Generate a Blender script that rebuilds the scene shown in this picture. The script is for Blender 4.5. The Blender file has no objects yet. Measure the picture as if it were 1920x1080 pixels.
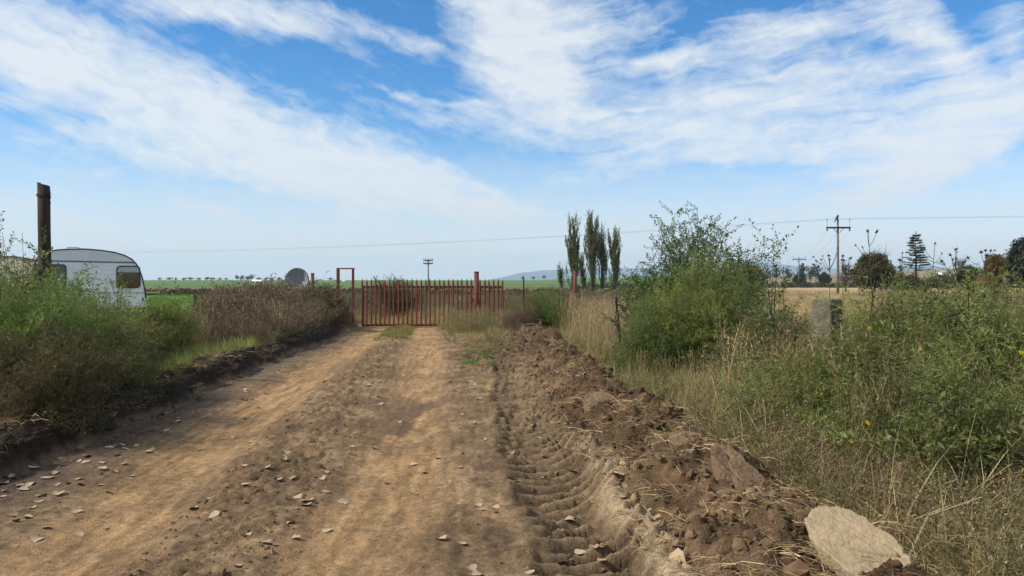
import bpy, math, random
import numpy as np
from mathutils import Vector

S = bpy.context.scene
C = S.collection
F = 1478.0          # focal length of the photograph in its own pixels
HOR = 527.0         # its horizon row
CAM = 1.6           # eye height

# ------------------------------------------------------------------ camera
cd = bpy.data.cameras.new('camera'); cam = bpy.data.objects.new('camera', cd); C.objects.link(cam)
cam.location = (0, 0, CAM); cam.rotation_euler = (math.radians(90), 0, 0)
cd.sensor_width = 36; cd.lens = 36 * F / 1920; cd.shift_y = -(540 - HOR) / 1920
cd.clip_start = 0.1; cd.clip_end = 60000
S.camera = cam
S.view_settings.view_transform = 'Standard'; S.view_settings.look = 'None'
S.view_settings.gamma = 1; S.view_settings.use_curve_mapping = False
S.view_settings.exposure = 0.78
S.render.engine = 'CYCLES'
S.cycles.use_denoising = True
S.cycles.max_bounces = 8; S.cycles.transparent_max_bounces = 8
S.cycles.volume_bounces = 1

# ------------------------------------------------------------------ sun and sky
SUN_EL, SUN_AZ = math.radians(41), math.radians(-104)      # from the left, a little behind
sd = bpy.data.lights.new('sun', 'SUN'); sun = bpy.data.objects.new('sun', sd); C.objects.link(sun)
sd.energy = 3.3; sd.angle = math.radians(3.5); sd.color = (1, .93, .82)
sv = Vector((math.sin(SUN_AZ) * math.cos(SUN_EL), math.cos(SUN_AZ) * math.cos(SUN_EL), math.sin(SUN_EL)))
sun.rotation_euler = sv.to_track_quat('Z', 'Y').to_euler()

W = bpy.data.worlds.new('World'); S.world = W; W.use_nodes = True
nt = W.node_tree; nt.nodes.clear(); N, L = nt.nodes, nt.links
def nd(t, **kw):
    n = N.new(t)
    for k, v in kw.items(): setattr(n, k, v)
    return n
def mth(op, a, b=None, c=None, clamp=False):
    n = nd('ShaderNodeMath', operation=op, use_clamp=clamp)
    for i, v in enumerate((a, b, c)):
        if v is None: continue
        if isinstance(v, (int, float)): n.inputs[i].default_value = v
        else: L.new(v, n.inputs[i])
    return n.outputs[0]
def mrange(v, a, b, c, d, smooth=True):
    n = nd('ShaderNodeMapRange', interpolation_type='SMOOTHSTEP' if smooth else 'LINEAR')
    L.new(v, n.inputs[0])
    for i, x in enumerate((a, b, c, d)): n.inputs[i + 1].default_value = x
    return n.outputs[0]
def vmap(vec, loc, rot, scl, typ='TEXTURE'):
    n = nd('ShaderNodeMapping', vector_type=typ); L.new(vec, n.inputs[0])
    n.inputs[1].default_value = loc; n.inputs[2].default_value = (0, 0, rot); n.inputs[3].default_value = scl
    return n.outputs[0]
def noise(vec, scale, detail=6, rough=.55, dist=0.0):
    n = nd('ShaderNodeTexNoise', noise_dimensions='3D'); L.new(vec, n.inputs['Vector'])
    n.inputs['Scale'].default_value = scale; n.inputs['Detail'].default_value = detail
    n.inputs['Roughness'].default_value = rough; n.inputs['Distortion'].default_value = dist
    return n
tc = nd('ShaderNodeTexCoord'); sep = nd('ShaderNodeSeparateXYZ'); L.new(tc.outputs['Generated'], sep.inputs[0])
DEG = 180 / math.pi
az = mth('MULTIPLY', mth('ARCTAN2', sep.outputs[0], sep.outputs[1]), DEG)
el = mth('MULTIPLY', mth('ARCSINE', sep.outputs[2]), DEG)
cmb = nd('ShaderNodeCombineXYZ'); L.new(az, cmb.inputs[0]); L.new(el, cmb.inputs[1]); q0 = cmb.outputs[0]
def warp(vec, scale, amp, detail):
    n = noise(vec, scale, detail, .6)
    a = nd('ShaderNodeVectorMath', operation='SUBTRACT'); L.new(n.outputs['Color'], a.inputs[0]); a.inputs[1].default_value = (.5, .5, .5)
    m = nd('ShaderNodeVectorMath', operation='MULTIPLY'); L.new(a.outputs[0], m.inputs[0]); m.inputs[1].default_value = amp
    s = nd('ShaderNodeVectorMath', operation='ADD'); L.new(vec, s.inputs[0]); L.new(m.outputs[0], s.inputs[1])
    return s.outputs[0]
q = warp(warp(q0, .10, (7, 4.5, 0), 3), .5, (1.7, 1.1, 0), 5)
# cirrus banks: centre, half length, half width (photo pixels of the sky seen), slant, weight
BANKS = [(130,120,330,88,26,1.0),(500,270,330,80,26,1.0),(770,345,340,56,18,.95),(440,305,340,54,4,.75),
 (420,15,260,42,3,.85),(560,60,110,20,20,.5),(970,50,180,120,60,1.0),(1000,150,120,62,25,.95),(1120,40,120,60,0,.5),
 (760,75,70,20,20,.55),(1260,115,120,26,-6,.75),(1480,55,170,55,0,.75),(1400,190,330,78,4,.78),(1330,270,480,52,3,.7),
 (1760,270,260,86,-18,.95),(1720,320,260,32,-14,.8),(1745,95,170,50,55,.85),(1890,90,70,80,0,.5),(1560,140,170,40,0,.55),
 (800,193,150,9,4,.4),(40,180,90,20,3,.6),(210,243,130,22,-10,.6),(300,395,480,36,4,.7),(250,455,420,22,-3,.5),(1150,440,420,26,-4,.5),(1750,465,300,26,0,.5),(150,345,260,24,5,.4),(1000,385,420,36,5,.65),
 (1180,320,230,26,-6,.5),(1650,400,420,40,-4,.45),(60,300,120,16,0,.3),(1050,235,330,30,4,.5),(1900,180,120,40,0,.6)]
inv = None
for (cx, cy, hl, hw, an, w) in BANKS:
    a_ = math.atan((cx - 960) / F); e_ = math.atan((HOR - cy) / F * math.cos(a_))
    k = DEG / F * math.cos(a_)
    v = vmap(q, (a_ * DEG, e_ * DEG, 0), -math.radians(an), (hl * k, hw * k, 1))
    ln = nd('ShaderNodeVectorMath', operation='LENGTH'); L.new(v, ln.inputs[0])
    b = mth('SUBTRACT', 1, mth('MULTIPLY', mrange(ln.outputs['Value'], .15, 1.5, 1, 0), w))
    inv = b if inv is None else mth('MULTIPLY', inv, b)
bank = mth('SUBTRACT', 1, inv)
# the same kind of cloud goes on over the rest of the sky
oth = mrange(noise(vmap(q, (40, 7, 3), .3, (16, 6, 1)), 1, 3).outputs[0], .30, .58, 0, .9)
infr = mth('MULTIPLY', mrange(mth('ABSOLUTE', az), 34, 46, 1, 0), mrange(el, 19, 27, 1, 0))
mx = nd('ShaderNodeMix', data_type='FLOAT'); L.new(infr, mx.inputs[0]); L.new(oth, mx.inputs[2]); L.new(bank, mx.inputs[3])
bank = mx.outputs[0]
qs = warp(q0, .25, (3.5, 1.6, 0), 4)
s1 = noise(vmap(qs, (0, 0, 0), -.36, (5.5, 1.1, 1)), 1, 9, .62, .3).outputs[0]
s2 = noise(vmap(qs, (9, 4, 2), .12, (7.0, 1.0, 1)), 1, 9, .62, .5).outputs[0]
s3 = noise(vmap(qs, (3, 1, 7), -.1, (2.0, 1.2, 1)), 1, 9, .65, .2).outputs[0]
mx = nd('ShaderNodeMix', data_type='FLOAT'); L.new(mrange(az, -6, 8, 0, 1), mx.inputs[0]); L.new(s1, mx.inputs[2]); L.new(s2, mx.inputs[3])
st = mth('ADD', mth('MULTIPLY', mx.outputs[0], .6), mth('MULTIPLY', s3, .4))
stn = mth('MULTIPLY', mth('SUBTRACT', st, .5), mth('ADD', mth('MULTIPLY', mth('MULTIPLY', bank, mth('SUBTRACT', 1, bank)), 5.0), 1.6))
dens = mth('ADD', mth('ADD', mth('MULTIPLY', bank, 1.04), stn), -.03, clamp=True)
low = mrange(el, 0, 13, .92, .0)                       # thin veil low over the horizon
dens = mth('MAXIMUM', dens, mth('ADD', low, mth('MULTIPLY', mth('SUBTRACT', st, .5), .9)), clamp=True)
dens = mth('MULTIPLY', dens, .90)
sky = nd('ShaderNodeTexSky', sky_type='NISHITA')
sky.sun_disc = False; sky.sun_elevation = SUN_EL; sky.sun_rotation = SUN_AZ
sky.altitude = 1500; sky.air_density = 1.0; sky.dust_density = .6; sky.ozone_density = 2.5
hs = nd('ShaderNodeHueSaturation'); hs.inputs['Saturation'].default_value = 1.40; hs.inputs['Value'].default_value = .95
L.new(sky.outputs[0], hs.inputs['Color'])
cm = nd('ShaderNodeMix', data_type='RGBA'); L.new(dens, cm.inputs[0]); L.new(hs.outputs[0], cm.inputs[6])
cc = nd('ShaderNodeMix', data_type='RGBA'); L.new(mrange(el, 0, 10, 0, 1), cc.inputs[0])
cc.inputs[6].default_value = (4.6, 4.35, 4.4, 1); cc.inputs[7].default_value = (5.0, 5.25, 5.4, 1)
L.new(cc.outputs[2], cm.inputs[7])
bg = nd('ShaderNodeBackground'); bg.inputs[1].default_value = .1; L.new(cm.outputs[2], bg.inputs[0])
wo = nd('ShaderNodeOutputWorld'); L.new(bg.outputs[0], wo.inputs[0])

# ------------------------------------------------------------------ helpers
def H2(ix, iy, seed):
    h = (ix.astype(np.int64) * 374761393 + iy.astype(np.int64) * 668265263 + seed * 974634777) & 0xffffffff
    h = ((h ^ (h >> 13)) * 1274126177) & 0xffffffff
    h = (h ^ (h >> 16)) & 0xffffff
    return h / float(0xffffff)
def vn(x, y, seed=0):
    xi, yi = np.floor(x), np.floor(y); fx, fy = x - xi, y - yi
    ux, uy = fx * fx * fx * (fx * (fx * 6 - 15) + 10), fy * fy * fy * (fy * (fy * 6 - 15) + 10)
    a, b = H2(xi, yi, seed), H2(xi + 1, yi, seed); c, d = H2(xi, yi + 1, seed), H2(xi + 1, yi + 1, seed)
    return (a + (b - a) * ux) * (1 - uy) + (c + (d - c) * ux) * uy
def fbm(x, y, scale, octs=4, seed=0, gain=.5, mode=0):
    x = np.asarray(x, float) / scale; y = np.asarray(y, float) / scale
    t = np.zeros_like(x); a = 1.0; s = 0.0
    for o in range(octs):
        xr, yr = x * .8 - y * .6, x * .6 + y * .8
        n = vn(xr + 17.3 * o, yr - 9.1 * o, seed + o)
        if mode == 1: n = np.abs(2 * n - 1)
        t += a * n; s += a; a *= gain; x, y = xr * 2.03, yr * 2.03
    return t / s
def sm(a, b, x):
    t = np.clip((x - a) / (b - a), 0, 1); return t * t * (3 - 2 * t)
def put(o, parent=None):
    C.objects.link(o)
    if parent is not None: o.parent = parent
    return o
def tag(o, label=None, cat=None, group=None, kind=None):
    if label: o['label'] = label
    if cat: o['category'] = cat
    if group: o['group'] = group
    if kind: o['kind'] = kind
    return o
def empty(name, loc=(0, 0, 0), rz=0.0):
    o = bpy.data.objects.new(name, None); o.empty_display_size = .1; put(o)
    o.location = loc; o.rotation_euler = (0, 0, rz); return o
def copy_tree(o, parent=None):
    c = o.copy(); put(c)
    if parent is not None: c.parent = parent
    for ch in KIDS.get(o, ()): copy_tree(ch, c)
    return c
KIDS = {}
def mesh_np(name, v, faces_flat, nper, mat=None, smooth=False):
    v = np.ascontiguousarray(v, np.float32); f = np.ascontiguousarray(faces_flat, np.int32).ravel()
    me = bpy.data.meshes.new(name); me.vertices.add(len(v)); me.vertices.foreach_set('co', v.ravel())
    nf = len(f) // nper
    me.loops.add(len(f)); me.loops.foreach_set('vertex_index', f)
    me.polygons.add(nf); me.polygons.foreach_set('loop_start', np.arange(nf, dtype=np.int32) * nper)
    if smooth: me.polygons.foreach_set('use_smooth', np.ones(nf, bool))
    if mat: me.materials.append(mat)
    me.update(calc_edges=True)
    return me
class MB:
    """collects boxes, tubes and free polygons; build() links them as one mesh object"""
    def __init__(s): s.v, s.f, s.sm = [], [], []
    def poly(s, pts, smooth=False):
        b = len(s.v); s.v += [tuple(p) for p in pts]; s.f.append(tuple(range(b, b + len(pts)))); s.sm.append(smooth)
    def box(s, c, d, rz=0.0):
        b = len(s.v); co, si = math.cos(rz), math.sin(rz)
        for z in (-.5, .5):
            for x, y in ((-.5, -.5), (.5, -.5), (.5, .5), (-.5, .5)):
                px, py = x * d[0], y * d[1]
                s.v.append((c[0] + px * co - py * si, c[1] + px * si + py * co, c[2] + z * d[2]))
        for f in ((0, 3, 2, 1), (4, 5, 6, 7), (0, 1, 5, 4), (1, 2, 6, 5), (2, 3, 7, 6), (3, 0, 4, 7)):
            s.f.append(tuple(b + i for i in f)); s.sm.append(False)
    def tube(s, pts, rad, n=6, cap=True):
        pts = [Vector(p) for p in pts]
        if not hasattr(rad, '__len__'): rad = [rad] * len(pts)
        b = len(s.v); ref = None
        for i, p in enumerate(pts):
            t = (pts[min(i + 1, len(pts) - 1)] - pts[max(i - 1, 0)])
            t = t.normalized() if t.length > 1e-9 else Vector((0, 0, 1))
            if ref is None: ref = Vector((1, 0, 0)) if abs(t.x) < .8 else Vector((0, 1, 0))
            u = (ref - t * ref.dot(t)).normalized(); w = t.cross(u); ref = u
            for k in range(n):
                a = 2 * math.pi * k / n
                s.v.append(tuple(p + (u * math.cos(a) + w * math.sin(a)) * rad[i]))
        for i in range(len(pts) - 1):
            for k in range(n):
                k2 = (k + 1) % n
                s.f.append((b + i * n + k, b + i * n + k2, b + (i + 1) * n + k2, b + (i + 1) * n + k)); s.sm.append(True)
        if cap:
            s.f.append(tuple(b + k for k in reversed(range(n)))); s.sm.append(False)
            e = b + (len(pts) - 1) * n; s.f.append(tuple(e + k for k in range(n))); s.sm.append(False)
    def ball(s, c, r, sz=1.0, n=6, m=4, jit=0.0, rnd=random):
        b = len(s.v); s.v.append((c[0], c[1], c[2] - r * sz))
        for i in range(1, m):
            th = math.pi * i / m
            for k in range(n):
                a = 2 * math.pi * k / n; j = 1 + rnd.uniform(-jit, jit)
                s.v.append((c[0] + r * j * math.sin(th) * math.cos(a), c[1] + r * j * math.sin(th) * math.sin(a), c[2] - r * sz * math.cos(th)))
        s.v.append((c[0], c[1], c[2] + r * sz)); top = len(s.v) - 1
        for k in range(n):
            k2 = (k + 1) % n
            s.f.append((b, b + 1 + k2, b + 1 + k)); s.sm.append(True)
            s.f.append((top, b + 1 + (m - 2) * n + k, b + 1 + (m - 2) * n + k2)); s.sm.append(True)
            for i in range(m - 2):
                s.f.append((b + 1 + i * n + k, b + 1 + i * n + k2, b + 1 + (i + 1) * n + k2, b + 1 + (i + 1) * n + k)); s.sm.append(True)
    def mesh(s, name, mat=None):
        me = bpy.data.meshes.new(name); me.from_pydata(s.v, [], s.f); me.polygons.foreach_set('use_smooth', s.sm)
        if mat: me.materials.append(mat)
        me.update(); return me
    def build(s, name, mat, parent=None, loc=None):
        o = bpy.data.objects.new(name, s.mesh(name, mat)); put(o, parent)
        if loc is not None: o.location = loc
        if parent is not None: KIDS.setdefault(parent, []).append(o)
        return o
def bevel(o, w=.01, seg=2):
    m = o.modifiers.new('bevel', 'BEVEL'); m.width = w; m.segments = seg; m.limit_method = 'ANGLE'; return o
def P(px, py, d): return Vector(((px - 960) / F * d, d, CAM - (py - HOR) / F * d))

# ------------------------------------------------------------------ materials
def mat_new(name):
    m = bpy.data.materials.new(name); m.use_nodes = True; t = m.node_tree
    b = t.nodes['Principled BSDF']; return m, t, b
def mat(name, col, rough=.8, metal=0.0, var=.25, vscale=8.0, bump=0.0, bscale=40.0, col2=None, stretch=None, spec=.3):
    m, t, b = mat_new(name); n, l = t.nodes, t.links
    b.inputs['Roughness'].default_value = rough; b.inputs['Metallic'].default_value = metal
    b.inputs['Specular IOR Level'].default_value = spec
    tcn = n.new('ShaderNodeTexCoord'); vec = tcn.outputs['Object']
    if stretch:
        mp = n.new('ShaderNodeMapping'); mp.inputs[3].default_value = stretch; l.new(vec, mp.inputs[0]); vec = mp.outputs[0]
    nz = n.new('ShaderNodeTexNoise'); nz.inputs['Scale'].default_value = vscale; nz.inputs['Detail'].default_value = 6; nz.inputs['Roughness'].default_value = .65
    l.new(vec, nz.inputs['Vector'])
    mr = n.new('ShaderNodeMapRange'); mr.inputs[1].default_value = .32; mr.inputs[2].default_value = .68; l.new(nz.outputs[0], mr.inputs[0])
    mx = n.new('ShaderNodeMix'); mx.data_type = 'RGBA'; l.new(mr.outputs[0], mx.inputs[0])
    c2 = col2 or tuple(c * (1 + var) for c in col)
    mx.inputs[6].default_value = (*[c * (1 - var) if not col2 else c for c in col], 1); mx.inputs[7].default_value = (*c2, 1)
    l.new(mx.outputs[2], b.inputs['Base Color'])
    if bump:
        n2 = n.new('ShaderNodeTexNoise'); n2.inputs['Scale'].default_value = bscale; n2.inputs['Detail'].default_value = 5; l.new(vec, n2.inputs['Vector'])
        bp = n.new('ShaderNodeBump'); bp.inputs['Strength'].default_value = bump; bp.inputs['Distance'].default_value = .02
        l.new(n2.outputs[0], bp.inputs['Height']); l.new(bp.outputs[0], b.inputs['Normal'])
    return m
def mat_leaf(name, transl=.35, rough=.55, rnd=.35, spec=.25):
    """foliage: the colour of each spray comes from its own 'tint', with a random spread"""
    m, t, b = mat_new(name); n, l = t.nodes, t.links
    at = n.new('ShaderNodeAttribute'); at.attribute_type = 'INSTANCER'; at.attribute_name = 'tint'
    a2 = n.new('ShaderNodeAttribute'); a2.attribute_type = 'GEOMETRY'; a2.attribute_name = 'tint'
    asum = n.new('ShaderNodeVectorMath'); asum.operation = 'ADD'; l.new(at.outputs['Color'], asum.inputs[0]); l.new(a2.outputs['Color'], asum.inputs[1])
    geo = n.new('ShaderNodeNewGeometry')
    ad = n.new('ShaderNodeMath'); ad.operation = 'MULTIPLY_ADD'; l.new(geo.outputs['Random Per Island'], ad.inputs[0]); ad.inputs[1].default_value = 2 * rnd; ad.inputs[2].default_value = 1 - rnd
    mul = n.new('ShaderNodeVectorMath'); mul.operation = 'SCALE'; l.new(asum.outputs[0], mul.inputs[0]); l.new(ad.outputs[0], mul.inputs['Scale'])
    l.new(mul.outputs[0], b.inputs['Base Color']); b.inputs['Roughness'].default_value = rough; b.inputs['Specular IOR Level'].default_value = spec
    tr = n.new('ShaderNodeBsdfTranslucent')
    tm = n.new('ShaderNodeVectorMath'); tm.operation = 'MULTIPLY'; l.new(mul.outputs[0], tm.inputs[0]); tm.inputs[1].default_value = (1.25, 1.35, .8); l.new(tm.outputs[0], tr.inputs[0])
    ms = n.new('ShaderNodeMixShader'); ms.inputs[0].default_value = transl; l.new(b.outputs[0], ms.inputs[1]); l.new(tr.outputs[0], ms.inputs[2])
    l.new(ms.outputs[0], n['Material Output'].inputs[0]); return m
def mat_ground(name, bump1=.5, s1=55., s2=220.):
    m, t, b = mat_new(name); n, l = t.nodes, t.links
    at = n.new('ShaderNodeAttribute'); at.attribute_name = 'soil'
    tcn = n.new('ShaderNodeTexCoord')
    na = n.new('ShaderNodeTexNoise'); na.inputs['Scale'].default_value = 14; na.inputs['Detail'].default_value = 9; na.inputs['Roughness'].default_value = .72; l.new(tcn.outputs['Object'], na.inputs['Vector'])
    mr = n.new('ShaderNodeMapRange'); l.new(na.outputs[0], mr.inputs[0])
    for i, v in enumerate((.32, .68, .58, 1.42)): mr.inputs[i + 1].default_value = v
    ng = n.new('ShaderNodeTexNoise'); ng.inputs['Scale'].default_value = 95; ng.inputs['Detail'].default_value = 4; ng.inputs['Roughness'].default_value = .7; l.new(tcn.outputs['Object'], ng.inputs['Vector'])
    mg = n.new('ShaderNodeMapRange'); l.new(ng.outputs[0], mg.inputs[0])
    for i, v in enumerate((.32, .68, .55, 1.42)): mg.inputs[i + 1].default_value = v
    mm = n.new('ShaderNodeMath'); mm.operation = 'MULTIPLY'; l.new(mr.outputs[0], mm.inputs[0]); l.new(mg.outputs[0], mm.inputs[1])
    mul = n.new('ShaderNodeVectorMath'); mul.operation = 'SCALE'; l.new(at.outputs['Color'], mul.inputs[0]); l.new(mm.outputs[0], mul.inputs['Scale'])
    l.new(mul.outputs[0], b.inputs['Base Color']); b.inputs['Roughness'].default_value = .95; b.inputs['Specular IOR Level'].default_value = .12
    prev = None
    for sc, st_, di in ((s1, bump1, .012), (s2, bump1 * .8, .004)):
        nb = n.new('ShaderNodeTexNoise'); nb.inputs['Scale'].default_value = sc; nb.inputs['Detail'].default_value = 6; nb.inputs['Roughness'].default_value = .65; l.new(tcn.outputs['Object'], nb.inputs['Vector'])
        bp = n.new('ShaderNodeBump'); bp.inputs['Strength'].default_value = st_; bp.inputs['Distance'].default_value = di; l.new(nb.outputs[0], bp.inputs['Height'])
        if prev: l.new(prev, bp.inputs['Normal'])
        prev = bp.outputs[0]
    l.new(prev, b.inputs['Normal']); return m
M_leaf = mat_leaf('feathery_foliage', .38)
M_glossleaf = mat_leaf('small_leaf', .25, .45)
M_clodt = mat_leaf('loose_clod_soil', 0.0, .97, .12, .1)
M_grass = mat_leaf('grass_blade', .35, .6, .4)
M_dry = mat_leaf('dry_stem', .15, .8, .45)
M_soil = mat_ground('bare_soil', 1.0)
M_field = mat_ground('field_soil', .3, 4., 30.)
M_red = mat('red_oxide_paint', (.105, .022, .016), .65, 0, .3, 9, .2, 60, col2=(.18, .045, .03))
M_red_worn = mat('worn_red_paint', (.095, .024, .017), .75, 0, .3, 5, .2, 50, col2=(.18, .042, .027))
M_white = mat('caravan_white', (.80, .81, .82), .35, 0, .05, 3, .03, 20)
M_ribbed = mat('caravan_ribbed_white', (.70, .73, .76), .35, 0, .06, 3)
M_trim = mat('dark_trim', (.035, .042, .045), .5, 0, .2, 8)
M_teal = mat('grey_green_stripe', (.13, .20, .21), .45, 0, .1, 5)
M_yellow = mat('yellow_stripe', (.62, .40, .03), .45, 0, .1, 5)
M_curtain = mat('brown_curtain', (.22, .115, .055), .9, 0, .2, 30, stretch=(6, 6, .4))
M_blind = mat('white_blind', (.72, .73, .75), .8, 0, .04, 5)
M_greyin = mat('dim_interior', (.20, .20, .19), .9, 0, .2, 4)
M_rubber = mat('tyre_rubber', (.02, .02, .02), .8, 0, .2, 8)
M_cream = mat('cream_panel', (.55, .46, .38), .5, 0, .08, 4)
M_dish = mat('weathered_grey_metal', (.25, .275, .30), .7, .0, .15, 6, .1, 20)
M_wood = mat('dark_weathered_wood', (.020, .014, .011), .9, 0, .3, 10, .9, 30, col2=(.085, .058, .045), stretch=(6, 6, .5))
M_pole = mat('grey_weathered_pole', (.10, .085, .075), .9, 0, .3, 6, .4, 20, col2=(.19, .17, .15), stretch=(5, 5, .4))
M_arm = mat('dark_crossarm', (.03, .027, .027), .85, 0, .3, 6, .3, 20)
M_insul = mat('porcelain', (.08, .06, .055), .25, 0, .1, 5)
M_wire = mat('wire', (.16, .17, .19), .5, .4, .1, 3)
M_bird = mat('black_feathers', (.012, .012, .014), .6, 0, .2, 20)
M_conc = mat('old_concrete', (.08, .066, .048), .95, 0, .3, 12, .8, 45, col2=(.17, .148, .115))
M_blackpost = mat('black_iron_post', (.018, .016, .016), .7, 0, .3, 10)
M_stem = mat('shrub_stem', (.035, .025, .018), .9, 0, .3, 12)
M_stemg = mat('brown_green_stem', (.07, .06, .03), .85, 0, .3, 12)
M_seed = mat('dark_seed_head', (.028, .02, .016), .9, 0, .3, 40)
M_petal = mat('yellow_petal', (.65, .42, .02), .6, 0, .1, 20)
M_bark = mat('grey_bark', (.10, .085, .07), .95, 0, .3, 5, .5, 12)
M_clay = mat('dry_clay', (.26, .195, .112), .95, 0, .2, 12, .5, 60, col2=(.34, .26, .16))
M_clayw = mat('moist_clay', (.115, .074, .041), .95, 0, .2, 9, .8, 40, col2=(.19, .125, .070))
M_clod = mat('clod_soil', (.10, .064, .040), .97, 0, .3, 7, .9, 35, col2=(.20, .135, .086))
M_fleaf = mat('dry_pale_leaf', (.28, .20, .13), .85, 0, .1, 20, .2, 40, col2=(.41, .32, .225))
M_fleaf2 = mat('dry_tan_leaf', (.24, .15, .085), .8, 0, .1, 20, .2, 40, col2=(.36, .24, .15))
M_wall = mat('white_wall', (.75, .74, .72), .8, 0, .05, 2)
M_roofw = mat('white_sheet_roof', (.80, .81, .82), .5, 0, .04, 2)
M_roofg = mat('grey_sheet_roof', (.28, .30, .33), .6, 0, .1, 2)
M_dark = mat('dark_opening', (.03, .03, .035), .6, 0, .1, 2)
M_hill = mat('hill_scrub', (.025, .05, .045), .95, 0, .3, .002, col2=(.05, .07, .055))

# ------------------------------------------------------------------ terrain
YK = [2, 5, 8.66, 13.7, 15.5, 20.9, 27.8, 34, 46]
def curve(v): return lambda y: np.interp(y, YK, v)
RT = curve([-.80, -.93, -1.12, -1.62, -1.80, -2.38, -3.15, -3.4, -2.6])     # right wheel track
LT = curve([-2.35, -2.68, -3.12, -3.52, -3.62, -3.98, -4.45, -4.6, -3.9])   # left wheel track
LB = curve([-3.75, -4.0, -4.28, -4.70, -4.78, -4.98, -5.5, -5.9, -5.6])     # foot of the dark bank
TR = curve([.58, .44, .20, .0, -.04, -.12, -.3, -.5, -.5])                  # tractor rut
BC = curve([1.78, 1.52, 1.20, .95, .88, .62, .3, .3, .3])                 # crest of the spoil berm
def farz(x, y):
    r = np.hypot(x, y)
    z = 3.2 * sm(250, 1500, r) + 4.5 * sm(.02, .12, np.arctan2(x, np.maximum(y, 1))) * sm(350, 1400, r)
    z += 11 * np.exp(-((x - 560) / 190) ** 2 - ((y - 900) / 260) ** 2)
    z -= 6 * sm(2500, 8000, r)
    return z + (fbm(x, y, 60, 3, 91) - .5) * .5 * sm(40, 200, r)
def masks(x, y):
    m = {}
    jit = (fbm(x, y, .8, 4, 5) - .5)
    m['lt'] = np.exp(-((x - LT(y) + jit * .25) / .42) ** 4); m['rt'] = np.exp(-((x - RT(y) + jit * .25) / (.44)) ** 4)
    s = LB(y) - x + jit * .45
    m['bank'] = sm(-.08, .28, s); m['bankface'] = sm(-.12, .1, s) * (1 - sm(.5, 1.0, s)) * (1 - sm(20, 30, y))
    m['berm_on'] = 1 - sm(19, 24, y + jit * 3)
    wl, wr = .62 + .1 * jit, .38
    dx = x - BC(y) + jit * .25
    m['berm'] = np.where(dx < 0, np.exp(-np.abs(dx / wl) ** 2.4), np.exp(-np.abs(dx / wr) ** 2.2)) * m['berm_on']
    hwid = .29
    u = (x - TR(y) + .22 * (fbm(x, y, .6, 3, 57) - .5)) / hwid
    m['rut_on'] = sm(2.5, 3.4, y) * (1 - sm(14.5, 16.5, y))
    m['rut_u'] = u; m['rut'] = np.exp(-np.abs(u) ** 4) * m['rut_on']
    m['rbank'] = np.exp(-((u - 1.25) / .33) ** 2) * m['rut_on'] * (1 - sm(6.2, 8.5, y + jit))
    m['right'] = sm(.25, .7, dx) * 1.0 + 0
    m['road'] = (1 - m['bank']) * (1 - sm(-.4, .2, x - BC(y)))
    return m
def bars(x, y, u, jit):
    ph = (y + .09 * jit - .10 * np.clip(u, -1.6, 1.8) - .06 * np.clip(u, -.3, 2) ** 2) / .215
    w = ph - np.floor(ph); brk = sm(.30, .46, fbm(x, y, .26, 4, 55, .6))
    return np.where(w < .36, np.minimum(1, 1.8 * np.sin(w / .36 * math.pi)), -.35 * np.minimum(1, 1.6 * np.sin((w - .36) / .64 * math.pi))) * (.28 + .72 * brk)
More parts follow.
